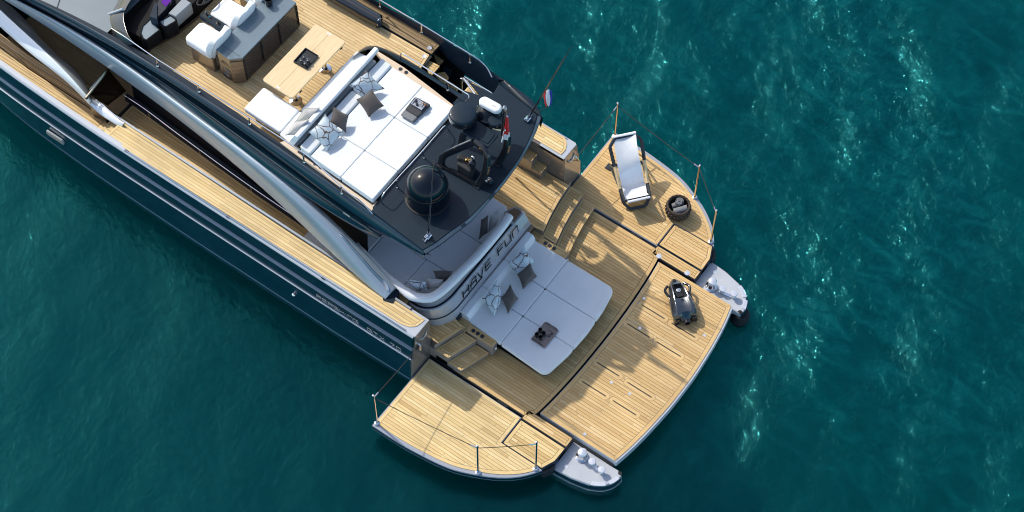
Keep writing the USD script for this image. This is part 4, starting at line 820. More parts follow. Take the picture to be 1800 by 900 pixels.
tray('serving_tray', 'square black tray carrying four clear tumblers on the dining table', tq, ZT, .03, 'satin')
gl = [((535, 101), 'rearmost'), ((530, 107), 'nearest the white bench'), ((541.5, 107), 'nearest the white sofa'), ((536.5, 112), 'frontmost')]
for (px, w) in gl:
    c = P(px[0], px[1] + 3, ZT + .014)
    g = solo('tumbler', 'clear glass tumbler on the black tray, %s of the four' % w, 'glass', lathe([(0, .004), (.028, .002), (.031, .006), (.036, .10), (.0335, .10), (.0295, .016), (0, .014)], c, 22), M['tumbler'], 40, 'clear tumblers on the black tray')
# ---- flybridge sofa in two pieces
def L_pads(root, items, m='white'):
    for nm, poly, z0, z1, r in items: obj(root, nm, pad(poly, z0, z1, r), M[m], 40)
s = thing('lounge_sofa', 'white L-shaped lounge sofa wrapped round the dining table', 'sofa', (-4.2, 0, ZF))
zs = 3.40
obj(s, 'sofa_base', prism(Polygon([(-4.16, -1.2), (-3.72, -1.28), (-3.66, 1.0), (-4.12, 1.0)]), ZF, 3.28), M['satin'])
L_pads(s, [('bench_cushion', rpoly([(-5.12, -1.235), (-4.20, -1.265), (-4.225, -.64), (-5.125, -.625)], .035), 3.26, zs, .035),
    ('corner_cushion', rpoly([(-4.19, -1.30), (-3.74, -1.36), (-3.76, -.66), (-4.215, -.65)], .035), 3.26, zs, .035),
    ('seat_cushion', rpoly([(-4.215, -.64), (-3.76, -.65), (-3.72, 1.12), (-4.20, 1.10)], .035), 3.26, zs, .035)])
obj(s, 'bench_frame', prism(Polygon([(-5.02, -1.15), (-4.25, -1.18), (-4.25, -.72), (-5.0, -.72)]), 3.20, 3.262), M['steel'])
for x, y in ((-4.98, -1.1), (-4.98, -.75), (-4.3, -1.12)): obj(s, 'bench_leg', tube([(x, y, ZF), (x, y, 3.21)], .02, 8), M['chrome'])
# backrest: an upright cushion leaning aft, its face to the bow
def slab(path, prof, y0, y1, dy=0, r=.03):
    """extrude a closed (x, z) profile along y"""
    p = ring(rpoly(prof, r)); k = len(p); ys = [(y0, .94), (y0 + .02, 1), (y1 - .02, 1), (y1, .94)]; ctr = p.mean(0); V = []
    for y, f in ys:
        q = ctr + (p - ctr) * f; V.append(np.column_stack([q[:, 0] + dy * (y - y0), np.full(k, y), q[:, 1]]))
    return loft([np.array([V[j][i] for j in range(4)]) for i in range(k)], closed=True, caps=True)
obj(s, 'backrest', slab('', [(-3.93, 3.39), (-3.80, 3.39), (-3.60, 3.84), (-3.62, 3.88), (-3.70, 3.88)], -1.38, 1.11, -.012), M['white'], 40)
obj(s, 'backrest_end', prism(Polygon([(-3.74, -1.36), (-3.58, -1.36), (-3.58, -1.28), (-3.74, -1.28)]), ZF, 3.40), M['walnut'])
# ---- flybridge sunbed
b = thing('sunbed', 'wide white sunbed with six square pads behind the lounge sofa, in the sun', 'sunbed', (-2.6, -.2, ZF))
ZB2 = 3.62
obj(b, 'bed_base', prism(Polygon([(-3.62, -1.46), (-1.76, -1.56), (-1.80, 1.10), (-3.6, 1.13)]), ZF, 3.475), M['satin'])
xs_ = P(664, 239, ZB2)[0]; y_a, y_b = P(662, 277, ZB2)[1], P(720, 222, ZB2)[1]
yl = lambda x: np.interp(x, [-3.55, -1.7], [-1.435, -1.535]); yr = lambda x: np.interp(x, [-3.55, -1.8], [1.085, 1.0])
cols = [(yl, lambda x: y_a), (lambda x: y_a, lambda x: y_b), (lambda x: y_b, yr)]
for x0, x1 in ((-3.30, xs_), (xs_, -1.765)):
    for a, c_ in cols:
        g = .003; q = [(x0 + g, a(x0) + g), (x1 - g, a(x1) + g), (x1 - g, c_(x1) - g), (x0 + g, c_(x0) - g)]
        obj(b, 'pad', pad(rpoly(q, .02), 3.47, ZB2, .022, .006), M['white'], 40)
for a, c_ in cols:
    x0, x1 = -3.56, -3.31; q = [(x0, a(x0) + .004), (x1, a(x1) + .004), (x1, c_(x1) - .004), (x0, c_(x0) - .004)]
    v, f = pad(rpoly(q, .02), 3.47, ZB2 + .04, .03, .004); v = v.copy(); v[:, 2] += np.clip((x1 - v[:, 0]) / .25, 0, 1) * .03
    obj(b, 'head_pad', (v, f), M['white'], 40)
obj(b, 'side_trim', stack(Polygon(P2(ZR, (656, 85), (668, 92), (710, 118), (760, 156), (797, 185), (794, 190), (752, 160), (700, 127), (672, 106))), [(0, 3.40), (0, ZR - .004), (.004, ZR)]), M['trim'])
obj(b, 'side_trim', stack(Polygon(P2(3.47, (492, 250), (506, 246), (530, 263), (600, 311), (663, 354), (654, 370), (600, 330), (548, 292))), [(0, 3.38), (0, 3.466), (.004, 3.47)]), M['trim'])
for px, z in (((704, 121.5), ZR), ((714, 127.5), ZR), ((554, 288), 3.47), ((564, 294.5), 3.47)):
    obj(b, 'cup_holder', lathe([(.038, -.002), (.040, .003), (.034, .004), (.033, -.0), (0, -.0005)], P(*px, z) + [0, 0, .0015], 22), M['navy'])
PG = None
pil('printed', 'white pillow with brown veined print at the far end of the flybridge sunbed', .15, (636, 171, 3.68), (676, 156, 3.72), (644, 123, 4.0), (614.5, 150, 3.96))
pil('taupe', 'plain taupe pillow overlapping the far printed pillow on the flybridge sunbed', .14, (648.5, 206, 3.68), (674.5, 186, 3.76), (653.5, 157, 3.95), (627, 175, 3.86))
pil('printed', 'white pillow with brown veined print at the near end of the flybridge sunbed', .15, (576, 266, 3.68), (602.5, 234, 3.74), (571.5, 200.5, 4.0), (543, 232.5, 3.92))
pil('taupe', 'plain taupe pillow standing on its corner behind the near printed pillow of the flybridge sunbed', .14, (608, 233, 3.68), (612.5, 203, 3.80), (585.5, 187, 3.98), (581, 215, 3.84))
pil('linen', 'pale grey linen pillow against the sofa backrest, the one nearer the dining table', .22, (519, 214, 3.62), (545, 208, 3.66), (563, 189, 3.94), (534, 190, 3.90))
pil('linen', 'pale grey linen pillow against the sofa backrest, at the outer corner of the sofa', .22, (501, 238, 3.62), (522, 238, 3.66), (544, 210, 3.94), (519, 213, 3.88))
# folded towel with a small tray on the sunbed
q = P2(ZB2 + .06, (704, 202), (725, 214.5), (758, 184), (729.5, 169.5))
tw = thing('folded_towel', 'folded charcoal towel with a grey band lying on the flybridge sunbed', 'towel', P(730, 193, ZB2 + .01))
u = lambda f: [q[0] * (1 - f) + q[3] * f, q[1] * (1 - f) + q[2] * f]
obj(tw, 'towel_fold', pad(rpoly(np.array([*u(.27), *u(1)[::-1]]), .012), ZB2 + .008, ZB2 + .075, .03, .004), M['toweld'], 40)
obj(tw, 'towel_band', pad(rpoly(np.array([*u(0), *u(.275)[::-1]]), .012), ZB2 + .03, ZB2 + .072, .018, .002), M['towel'], 40)
obj(tw, 'towel_layer', pad(rpoly(np.array([*u(.05), *u(.6)[::-1]]), .012), ZB2 + .006, ZB2 + .03, .01, .001), M['toweld'], 40)
zt_ = ZB2 + .082
tq = P2(zt_ + .02, (731, 172), (749, 183.5), (741, 194), (722.5, 182.5))
vt = tray('vanity_tray', 'small silver-rimmed tray with sunglasses on the folded charcoal towel', tq, zt_, .018, 'gelw', 'chrome')
def sunglasses(label, a, b, nrm=(0, 0, 1)):
    g = thing('sunglasses', label, 'sunglasses', (a + b) / 2); d = (b - a); L = np.linalg.norm(d); d /= L; s_ = np.cross(nrm, d)
    for f in (.22, .78):
        c = a + d * L * f; th_ = np.linspace(0, 2 * math.pi, 14)[:-1]
        lens_ = np.array([c + d * (L * .22 * math.cos(q_)) + s_ * (L * .19 * math.sin(q_)) for q_ in th_]); V = np.vstack([lens_ + [0, 0, .012], lens_, [c + [0, 0, .02]]]); k = 13
        F = [[i, (i + 1) % k, 2 * k] for i in range(k)] + [[k + i, k + (i + 1) % k, (i + 1) % k] for i in range(k)] + [[k + i, (i + 1) % k, i] for i in range(k)]
        obj(g, 'lens', (V, np.array(F)), M['black'], 40)
    obj(g, 'bridge', tube([a + d * L * .42 + [0, 0, .014], a + d * L * .58 + [0, 0, .014]], .005, 6), M['black'])
    for f in (.02, .98):
        e = a + d * L * f; obj(g, 'arm', tube([e + [0, 0, .012], e + s_ * L * .35 * 1 + [0, 0, .008], e + s_ * L * .8 + d * L * (.12 if f < .5 else -.12) + [0, 0, .004]], .004, 6), M['black'])
sunglasses('black sunglasses in the small tray on the charcoal towel', P(730, 175, zt_ + .02), P(733.5, 186, zt_ + .02))
for k, (a, b) in enumerate((((741, 187), (745, 181)), ((743, 190), (748, 183.5)))):
    A, B = P(*a, zt_ + .035), P(*b, zt_ + .035); mid = A * .4 + B * .6
    lb = thing('lotion_bottle', 'small copper-coloured bottle with white cap in the vanity tray, %s' % ('next to the sunglasses' if k == 0 else 'against the tray rim'), 'bottle', mid)
    obj(lb, 'bottle_body', tube([mid, B], .017, 10), pbr('copper_%d' % k, (.30, .13, .06), .3, .5)); obj(lb, 'bottle_cap', tube([A, mid], .014, 10), M['gelw'])
# ---- bar counter
M['espresso'] = pbr('espresso_lacquer', (.022, .017, .014), .25, 0, c2=(.035, .026, .02), scale=3, stretch=(2, 14, 20), coat=.3)
bc = thing('bar_counter', 'dark brown bar counter with slate grey top behind the helm seats', 'counter', (-5.95, .3, ZF))
ZK = 3.75
top = [(-6.25, -.66), (-5.88, -.69), (-5.69, -.52), (-5.69, 1.13), (-6.25, 1.13)]
obj(bc, 'worktop', stack(Polygon(top), [(0, ZK - .03), (0, ZK - .004), (.004, ZK)]), pbr('worktop_stone', (.12, .17, .20), .28, .1, c2=(.135, .185, .215), scale=3, coat=.3))
obj(bc, 'counter_body', prism(Polygon(top).buffer(-.012, join_style='mitre'), ZF + .02, ZK - .03), M['walnut'])
obj(bc, 'worktop_inlay', bx(-6.2, -.53, ZK, -5.73, -.525, ZK + .0015, 0), M['satin'], False); obj(bc, 'worktop_inlay', bx(-6.2, -.505, ZK, -5.73, -.50, ZK + .0015, 0), M['satin'], False)
for x in (-6.09, -5.985, -5.88): obj(bc, 'cup_holder', lathe([(.036, .001), (.034, .003), (.03, -.002), (0, -.001)], (x, -.60, ZK + .001), 20), M['black'])
for k in range(9):
    z = ZF + .05 + k * .078; obj(bc, 'front_slat', bx(-5.70, -.50, z, -5.690, 1.12, z + .070, .002), M['espresso'])
for y in (-.50, .02, .55, 1.10): obj(bc, 'front_handle', tube([(-5.672, y, ZF + .12), (-5.672, y + .0, ZK - .08)], .012, 8), M['satin'])
for k in range(5):
    a, c_ = np.array([-5.885, -.685]), np.array([-5.70, -.515]); z = ZF + .03 + k * .135; d = np.array([.010, -.010])
    obj(bc, 'corner_panel', prism(Polygon([a + d * .3, c_ + d * .3, c_ + d, a + d]), z, z + .128), M['walnut'])
gx, gz = -6.03, ZF + .30
obj(bc, 'speaker_recess', xf(stack(rect(-.13, -.27, .13, .24, .08), [(0, 0), (0, .008)]), frame((gx, -.668, gz), [1, 0, 0], [0, -1, 0])), M['black'])
for r_ in (.03, .06, .09, .115): obj(bc, 'speaker_ring', xf(tube([(r_ * math.cos(a), r_ * math.sin(a), .012) for a in np.linspace(0, 6.28, 24)], .006, 6, caps=False), frame((gx, -.668, gz - .05), [1, 0, 0], [0, -1, 0])), M['bronze'])
c = P(473, 8, ZK); solo('ice_bucket', 'dark smoked glass beaker standing on the slate bar counter', 'beaker', lathe([(0, .004), (.06, .002), (.07, .02), (.075, .17), (.068, .17), (.062, .02), (0, .016)], c, 24), M['smoke'], 40)
# ---- helm seats
def helm_seat(y, label):
    s = thing('helm_chair', label, 'helm chair', (-6.7, y, ZF), 'white helm seats in front of the bar counter')
    obj(s, 'seat_base', stack(rpoly([(-6.93, y - .24), (-6.35, y - .24), (-6.35, y + .24), (-6.93, y + .24)], .03), [(0, ZF), (0, 3.36)]), M['walnut'], 25)
    obj(s, 'seat_cushion', pad(rpoly([(-7.03, y - .21), (-6.96, y - .27), (-6.35, y - .28), (-6.35, y + .28), (-6.96, y + .27), (-7.03, y + .21)], .07), 3.37, 3.57, .06, .02), M['white'], 40)
    rows = []
    for z, x0, w, dp in ((3.42, -6.36, .24, .10), (3.56, -6.355, .28, .115), (3.74, -6.31, .29, .12), (3.90, -6.26, .275, .11), (3.985, -6.235, .235, .085), (4.01, -6.225, .18, .04)):
        th_ = np.linspace(0, 2 * math.pi, 25)[:-1]; cx_ = np.sign(np.cos(th_)) * np.abs(np.cos(th_)) ** .6; sy = np.sign(np.sin(th_)) * np.abs(np.sin(th_)) ** .6
        rows.append(np.column_stack([x0 + dp * cx_ * .75 - .07 * (np.abs(sy) ** 3) * (cx_ <= .2), y + w * sy, np.full(24, z)]))
    R_ = np.array(rows); lines = [R_[:, i] for i in range(24)]
    obj(s, 'seat_back', loft(lines, closed=True, caps=True), M['white'], 60)
    edge = np.array([R_[i, 24 * 0 + 5] for i in range(5)] + [R_[i, 19] for i in range(4, -1, -1)]) + [.012, 0, .004]
    obj(s, 'back_piping', tube(spline(edge, 30), .008, 6), M['seam'])
    obj(s, 'back_shell', bx(-6.30, y - .2, 3.2, -6.22, y + .2, 3.5), M['satin'])
    return s
helm_seat(-.455, 'white helm seat nearest the silver arch, in front of the bar counter')
helm_seat(.285, 'middle white helm seat, beside the grey throttle armrest')
helm_seat(1.03, 'white helm seat cut off by the top edge of the photograph')
ar = thing('throttle_console', 'slate grey armrest console with throttle levers between two helm seats', 'console', (-6.8, -.08, ZF))
obj(ar, 'console_post', bx(-6.75, -.15, ZF, -6.4, -.02, 3.45), M['satin'])
obj(ar, 'console_top', stack(rpoly([(-7.10, -.16), (-6.50, -.18), (-6.50, .0), (-7.10, .0)], .04), [(.02, 3.50), (0, 3.53), (0, 3.60), (.012, 3.615)]), M['slate'], 30)
obj(ar, 'keypad', stack(rect(-7.05, -.13, -6.84, -.03, .015), [(0, 3.615), (.004, 3.622)]), M['satin'])
obj(ar, 'throttle_lever', lathe([(0, 0), (.018, 0), (.015, .06), (.028, .075), (.028, .10), (0, .11)], (-6.98, -.06, 3.62), 14), M['black'])
obj(ar, 'joystick', lathe([(.05, 0), (.045, .012), (.015, .02), (.02, .06), (0, .07)], (-6.68, -.08, 3.612), 18), M['satin'])
obj(ar, 'key_light', bx(-6.93, -.08, 3.622, -6.90, -.05, 3.626, .001), pbr('teal_keys', (.02, .35, .42), .3))
# ---- helm console
hc = thing('helm_console', 'gloss black helm console with grey pods, screens and a steering wheel', 'helm', (-7.9, .2, ZF))
obj(hc, 'console_body', stack(rpoly([(-8.35, -1.18), (-7.83, -1.12), (-7.60, -.40), (-7.52, .2), (-7.52, 1.75), (-8.35, 1.75)], .05), [(0, ZF), (0, 3.25), (.05, 3.33)]), M['pitch'], 25)
obj(hc, 'plinth_edge', stack(Polygon([(-7.83, -1.16), (-7.58, -.42), (-7.50, .2), (-7.46, .2), (-7.53, -.44), (-7.78, -1.18)]), [(0, ZF), (0, ZF + .03)]), M['walnut'])
def pod(px, z, nm='pod'):
    g = rpoly(P2(z, *px), .03); a = obj(hc, nm, stack(g, [(0, 3.2), (0, z - .02), (.012, z), (.03, z), (.034, z - .02)], cap1=False), M['pitch'], 30)
    obj(a, 'pod_tray', prism(g.buffer(-.032), z - .03, z - .018), pbr('pod_liner_%d' % int(px[0][0]), (.16, .21, .24), .35))
pod(((245, 57), (249, 44), (263, 31), (268, 33), (283, 52), (257, 72), (250, 68)), 3.50)
pod(((277, 37), (299, 24), (311, 33), (309, 38), (292, 48), (285, 46)), 3.58)
for k, (a, z) in enumerate(((((296, 23), (322, -4), (336, 5), (309, 29)), 3.62),)):
    obj(hc, 'helm_shelf', stack(Polygon(P2(z, *a)), [(0, 3.3), (0, z - .01), (.01, z)]), pbr('shelf_grey', (.22, .25, .27), .4))
obj(hc, 'helm_fin', stack(Polygon(P2(3.72, (263, 29), (272, 3), (276, 6), (276, 33))), [(0, 3.3), (0, 3.72)]), M['slate'])
obj(hc, 'display_hood', stack(Polygon(P2(3.70, (276, 28), (276, 4), (283, -10), (306, -10), (290, 14))), [(0, 3.3), (0, 3.66)]), M['black'])
obj(hc, 'display', prism(Polygon(P2(3.69, (283, 2), (290, -6), (301, -1), (291, 10))), 3.665, 3.672), M['purple'])
for k in (.035, .06, .085): obj(hc, 'console_speaker', xf(tube([(k * math.cos(a), k * math.sin(a), .01) for a in np.linspace(0, 6.28, 22)], .006, 6, caps=False), frame(P(273, 71, 3.2) + [.0, 0, 0], [.3, 1, 0], [1, -.3, .1])), M['bronze'])
sw = P(361, -2, 3.62); th_ = np.linspace(0, 2 * math.pi, 40); X_ = np.array([.25, 0, .97]) * 0 + np.array([.0, 1, 0]); Y_ = np.array([.82, 0, .57])
wh = obj(hc, 'steering_wheel', tube([sw + .19 * math.cos(a) * X_ + .19 * math.sin(a) * Y_ for a in th_], .017, 8, caps=False), M['satin'])
for a in (.5, 2.64, 4.71): obj(wh, 'spoke', tube([sw, sw + .185 * math.cos(a) * X_ + .185 * math.sin(a) * Y_], [.022, .015], 8), M['satin'])
obj(hc, 'steering_column', tube([sw, sw + [-.3, 0, -.12]], .04, 10), M['black'])
# dark wraparound windscreen of the flybridge
w0 = spline(PL(3.30, (215, -30), (203, -10), (190, 18), (183, 28), (182, 39), (187, 53), (196, 66), (208, 78)), 30); w1 = spline(PL(3.62, (245, -30), (235, -12), (221, 10), (216, 22), (215.5, 32), (218, 44), (225, 63), (236, 76)), 30)
ws = thing('wind_deflector', 'dark tinted wraparound wind deflector in front of the helm', 'windscreen', w0.mean(0))
obj(ws, 'deflector_panel', loft([w0, w0 * .5 + w1 * .5 + [-.02, 0, .02], w1, w1 + [.03, .0, 0], w0 + [.06, .0, -.02]][::-1], closed=True, caps=True), pbr('smoked_acrylic', (.010, .012, .014), .22, .0, c2=(.025, .029, .033), scale=3, stretch=(1, 1, 40), coat=.5), 50)
obj(ws, 'deflector_trim', tube(PL([3.32, 3.64], (183, 29), (217, 17)) + [0, 0, .02], .03, 8), M['rim'])
obj(ws, 'deflector_trim', tube(w0 + [0, 0, .01], .015, 6), M['black'])
# ---- cockpit sofa
cs = thing('cockpit_sofa', 'grey U-shaped cockpit sofa in the shade under the flybridge roof', 'sofa', (-1.2, -.8, ZC))
ZS = 1.50
obj(cs, 'sofa_base', prism(Polygon([(-3.3, -1.98), (-.5, -2.0), (-.26, -1.85), (-.26, .78), (-.4, .84), (-1.2, .84), (-1.2, -1.0), (-3.3, -1.0)]), ZC - .01, ZS - .12), M['grey'])
seats = [[(-3.2, -1.84), (-2.02, -1.90), (-2.02, -1.02), (-3.2, -1.02)], [(-2.01, -1.90), (-1.02, -1.92), (-1.02, -1.02), (-2.01, -1.02)], [(-1.01, -1.92), (-.46, -1.88), (-.28, -1.72), (-.28, -1.02), (-1.01, -1.02)], [(-1.2, -1.01), (-.27, -1.01), (-.27, -.12), (-1.2, -.12)], [(-1.2, -.11), (-.27, -.11), (-.34, .70), (-.44, .86), (-1.2, .88)]]
for q in seats: obj(cs, 'seat_cushion', pad(rpoly(q, .03), ZS - .13, ZS, .03, .008), M['grey'], 40)
ro_ = spline(PL(1.86, (625, 432), (650, 458), (680, 488), (708, 509), (722, 519), (741, 524), (760, 522.5), (775, 513), (795, 494.5), (817, 472), (840, 449), (864, 421), (884, 396), (895, 379.5)), 70)
obj(cs, 'backrest_roll', tube(ro_[:24], .085, 14), M['grey'], 60); obj(cs, 'backrest_roll', tube(ro_[23:], .092, 14), M['grey'], 60)
bk = ro_ + [0, 0, -.06]
obj(cs, 'back_cushion', loft([bk + [0, 0, .02], off(bk, .07, 1.84), off(bk, .10, 1.75), off(bk, .14, 1.46)]), M['grey'], 60)
pil('taupe', 'dark taupe pillow standing against the backrest at the starboard end of the cockpit sofa', .13, (842, 421, 1.56), (857, 409, 1.60), (858, 378, 1.93), (846, 386, 1.90))
pil('linen', 'pale linen pillow beside the dark one at the starboard end of the cockpit sofa', .13, (858, 409, 1.56), (871, 395, 1.60), (879, 367, 1.93), (864, 378, 1.90))
pil('printed', 'white veined pillow lying in the rounded corner of the cockpit sofa', .15, (733, 512, 1.58), (754, 512, 1.60), (748, 496, 1.93), (711, 489, 1.90))
pil('linen', 'pale linen pillow lying in the corner of the cockpit sofa', .14, (752, 508, 1.58), (777, 503, 1.62), (779, 492, 1.90), (748, 488, 1.88))
pil('taupe', 'dark taupe pillow beside the linen one in the corner of the cockpit sofa', .13, (766, 489, 1.58), (784, 496, 1.60), (796, 477, 1.93), (761, 476, 1.90))
pil('taupe', 'dark taupe pillow on the cockpit sofa behind the silver arch', .13, (637, 439, 1.58), (628, 425, 1.60), (620, 411, 1.90), (620, 424, 1.88))
pil('printed', 'white veined pillow on the cockpit sofa, half hidden by the silver arch', .14, (603, 404, 1.58), (604, 385, 1.60), (582, 374, 1.92), (585, 392, 1.90))
# ---- aft sunbed on the beach deck
ab = thing('sunbed', 'white four-pad sunbed on the lower aft deck, in the shade below the transom', 'sunbed', (1.1, -.3, ZP))
ZA = .965
yA = lambda z: 0
obj(ab, 'bed_base', stack(rpoly([(.10, -1.36), (1.92, -1.38), (2.10, -.9), (2.16, -.3), (2.10, .4), (1.95, .74), (.10, .76)], .12), [(.05, ZP), (.04, .80), (.0, .82)]), M['satin'], 25)
bo = rpoly([(.14, -1.40), (2.15, -1.50), (2.25, -.9), (2.28, -.3), (2.25, .3), (2.17, .82), (.14, .815)], .15, 8)
obj(ab, 'bed_rim', stack(bo.buffer(-.004), [(.03, .79), (0, .81), (0, .825)]), M['navy'])
x_s = P(958, 507, ZA)[0]; y1_, y2_ = P(958, 507, ZA)[1], P(919, 555, ZA)[1]
for x0, x1 in ((.27, x_s), (x_s, 2.4)):
    for a, c_ in ((-1.6, y2_), (y2_, y1_), (y1_, .9)):
        q = bo.intersection(sbox(x0 + .003, a + .003, x1 - .003, c_ - .003)); obj(ab, 'pad', pad(rpoly(np.array(q.exterior.coords), .018, 6), .825, ZA, .03, .007), M['white'], 40)
for a, c_ in ((-1.40, y2_), (y2_, y1_), (y1_, .815)):
    obj(ab, 'bolster', slab('', [(.06, .83), (.30, .83), (.285, 1.05), (.22, 1.13), (.10, 1.14), (.06, 1.10)], a + .003, c_ - .003, 0, .05), M['white'], 50)
pil('printed', 'white veined pillow on the lower sunbed, nearer the port steps', .15, (868, 556, 1.02), (888, 521, 1.05), (873, 493, 1.33), (847.5, 525, 1.28))
pil('taupe', 'plain taupe pillow on the lower sunbed, nearer the port steps', .14, (893, 551, 1.02), (910.5, 525, 1.08), (897, 500, 1.27), (881.5, 524, 1.20))
pil('printed', 'white veined pillow on the lower sunbed, nearer the starboard stairs', .15, (913, 486, 1.02), (940.5, 460, 1.06), (921, 431, 1.33), (897, 463, 1.27))
pil('taupe', 'plain taupe pillow on the lower sunbed, nearer the starboard stairs', .14, (919.5, 508, 1.02), (943.5, 486, 1.08), (932, 462, 1.28), (909, 482, 1.20))
tq = P2(ZA + .03, (958, 565.5), (982.5, 581), (957, 612), (933, 596))
dt = tray('drinks_tray', 'taupe leather tray with black handles on the lower sunbed', tq, ZA + .008, .012, 'trayt')
for a, b_ in (((961, 567), (979, 578.5)), ((936.5, 596), (953, 607.5))):
    A, B = P(*a, ZA + .05), P(*b_, ZA + .05); obj(dt, 'tray_handle', tube(bend([A - [0, 0, .03], A + [0, 0, .01], B + [0, 0, .01], B - [0, 0, .03]], .02), .009, 8), M['black'])
for (px, w) in (((949.5, 583), 'rearmost'), ((955.5, 589), 'nearest the sunglasses'), ((943.5, 591), 'nearest the tray handle'), ((950, 596), 'frontmost')):
    solo('smoked_tumbler', 'smoked dark glass tumbler on the taupe tray, %s of the four' % w, 'glass', lathe([(0, .004), (.033, .002), (.036, .006), (.04, .095), (.037, .095), (.034, .012), (0, .010)], P(*px, ZA + .021), 20), M['smoke'], 40, 'smoked tumblers on the taupe tray')
sunglasses('black sunglasses lying on the taupe tray', P(963, 592, ZA + .024), P(971.5, 585, ZA + .024))
# ---- deck chair
zt = 1.42
fa = dict(bl=P(1099, 369, .585), br=P(1143, 359.5, .585), tl=P(1069, 246, zt), tr=P(1126, 233, zt))
dc = thing('deck_chair', 'folding deck chair with white canvas sling and dark frame on the far terrace', 'deck chair', (fa['bl'] + fa['br']) / 2)
cc = .10
def cham(a, b, c): 
    return a + (b - a) / np.linalg.norm(b - a) * cc, a + (c - a) / np.linalg.norm(c - a) * cc
def bar(a, b, w=.042, m='satin', nm='frame_bar'):
    obj(dc, nm, tube([a, b], w * .62, 4), M[m], False)
bl, br, tl, tr_ = fa['bl'], fa['br'], fa['tl'], fa['tr']
M['frame'] = pbr('charcoal_frame', (.022, .026, .034), .45, .2)
def side(p, q): 
    a, b = p + (q - p) * .10, q + (p - q) * .10; m1, m2 = p + (q - p) * .30, p + (q - p) * .62
    bar(a, m1, .06, 'frame'); bar(m1, m2, .052, 'table', 'wooden_rail'); bar(m2, b, .06, 'frame'); return a, b
a1, b1 = side(bl, tl); a2, b2 = side(br, tr_)
e1, e2 = bl + (br - bl) * .2, br + (bl - br) * .2; g1, g2 = tl + (tr_ - tl) * .2, tr_ + (tl - tr_) * .2
for x, y in ((a1, e1), (e1, e2), (e2, a2), (b1, g1), (g1, g2), (g2, b2)): bar(x, y, .06, 'frame')
s1, s2 = P(1099, 353.5, .97), P(1143.5, 344, .97); r1_, r2_ = P(1072, 291, .58), P(1129, 284, .58)
for x, y in ((s1, r1_), (s2, r2_)): bar(x, y, .036, 'frame', 'seat_rail')
bar(s1, s2, .05, 'frame'); bar(r1_, r2_, .05, 'frame')
k1, k2 = tl + (bl - tl) * .42, tr_ + (br - tr_) * .42
u1, u2 = P(1072, 303, .80), P(1133, 283, .80)
for x, y in ((k1, r1_), (k2, r2_)): bar(x, y, .04, 'frame', 'prop')
obj(dc, 'prop_foot', bx(r1_[0] - .06, r1_[1] - .10, ZP, r1_[0] + .06, r1_[1] + .04, ZP + .03), M['frame'])
nrow = 26; lt = spline(np.vstack([P(1078, 241, zt + .03), PL([1.22, .92, .74, .72], (1083, 276), (1090, 314), (1094, 331), (1097, 343)), P(1103, 354, .98)]), nrow); rt = spline(np.vstack([P(1117.5, 232.5, zt + .03), PL([1.22, .92, .74, .72], (1124, 278), (1130, 305), (1134, 322), (1138, 336)), P(1142.5, 345.5, .98)]), nrow)
mid = [lt * (1 - f) + rt * f + np.array([0, 0, -.035 * math.sin(math.pi * f)]) for f in np.linspace(0, 1, 9)]
V_, F_ = loft(mid); obj(dc, 'sling', (np.vstack([V_, V_ - [0, 0, .005]]), np.vstack([F_, F_[:, ::-1] + len(V_)])), M['canvas'], 60)
obj(dc, 'sling_hem', tube([P(1078, 241.5, zt + .02), P(1117.5, 233, zt + .02)], .03, 8), M['canvas']); obj(dc, 'sling_hem', tube([P(1103, 355, .965), P(1142.5, 346, .965)], .027, 8), M['canvas'])
# ---- basket with rolled towels
c = np.array([*P(1191, 374, ZP)[:2], ZP])
bk_ = thing('basket', 'round brown woven basket of rolled towels on the far terrace', 'basket', c)
rows = []; nz, nt = 22, 72
for i, z in enumerate(np.linspace(0, .30, nz)):
    r0 = .19 + .055 * math.sin(min(1, z / .24) * math.pi / 2) - .02 * max(0, (z - .2) / .1)
    th_ = np.linspace(0, 2 * math.pi, nt + 1); rr = r0 + .011 * np.sin(th_ * 18 + (i // 3) * math.pi) * abs(math.sin(i * math.pi / 3 + .5)); rows.append(np.stack([c[0] + rr * np.cos(th_), c[1] + rr * np.sin(th_), c[2] + z + 0 * th_], 1))
inner_ = [r * 1 for r in rows[::-1]]; inner_ = [np.column_stack([c[0] + (r[:, 0] - c[0]) * .88, c[1] + (r[:, 1] - c[1]) * .88, r[:, 2]]) for r in inner_]
obj(bk_, 'basket_weave', loft((rows + inner_)[::1]), M['wicker'], 30)
obj(bk_, 'basket_rim', tube(rows[-1] * 1.0 + [0, 0, .004], .018, 8, caps=False), M['wicker']); obj(bk_, 'basket_floor', lathe([(0, .03), (.19, .03)], c, 24), M['wicker'])
for k, (rt_) in enumerate(range(44)):
    a = rt_ * 2 * math.pi / 22; z = .08 + .11 * (rt_ // 22); r_ = .236 + .012 * (rt_ // 22); a += .14 * (rt_ // 22)
    obj(bk_, 'weave_loop', xf(trimesh.creation.icosphere(1, 1.), np.array([[.022 * math.cos(a), -.026 * math.sin(a), 0, c[0] + r_ * math.cos(a)], [.022 * math.sin(a), .026 * math.cos(a), 0, c[1] + r_ * math.sin(a)], [0, 0, .042, c[2] + z], [0, 0, 0, 1]])), M['wicker'], True)
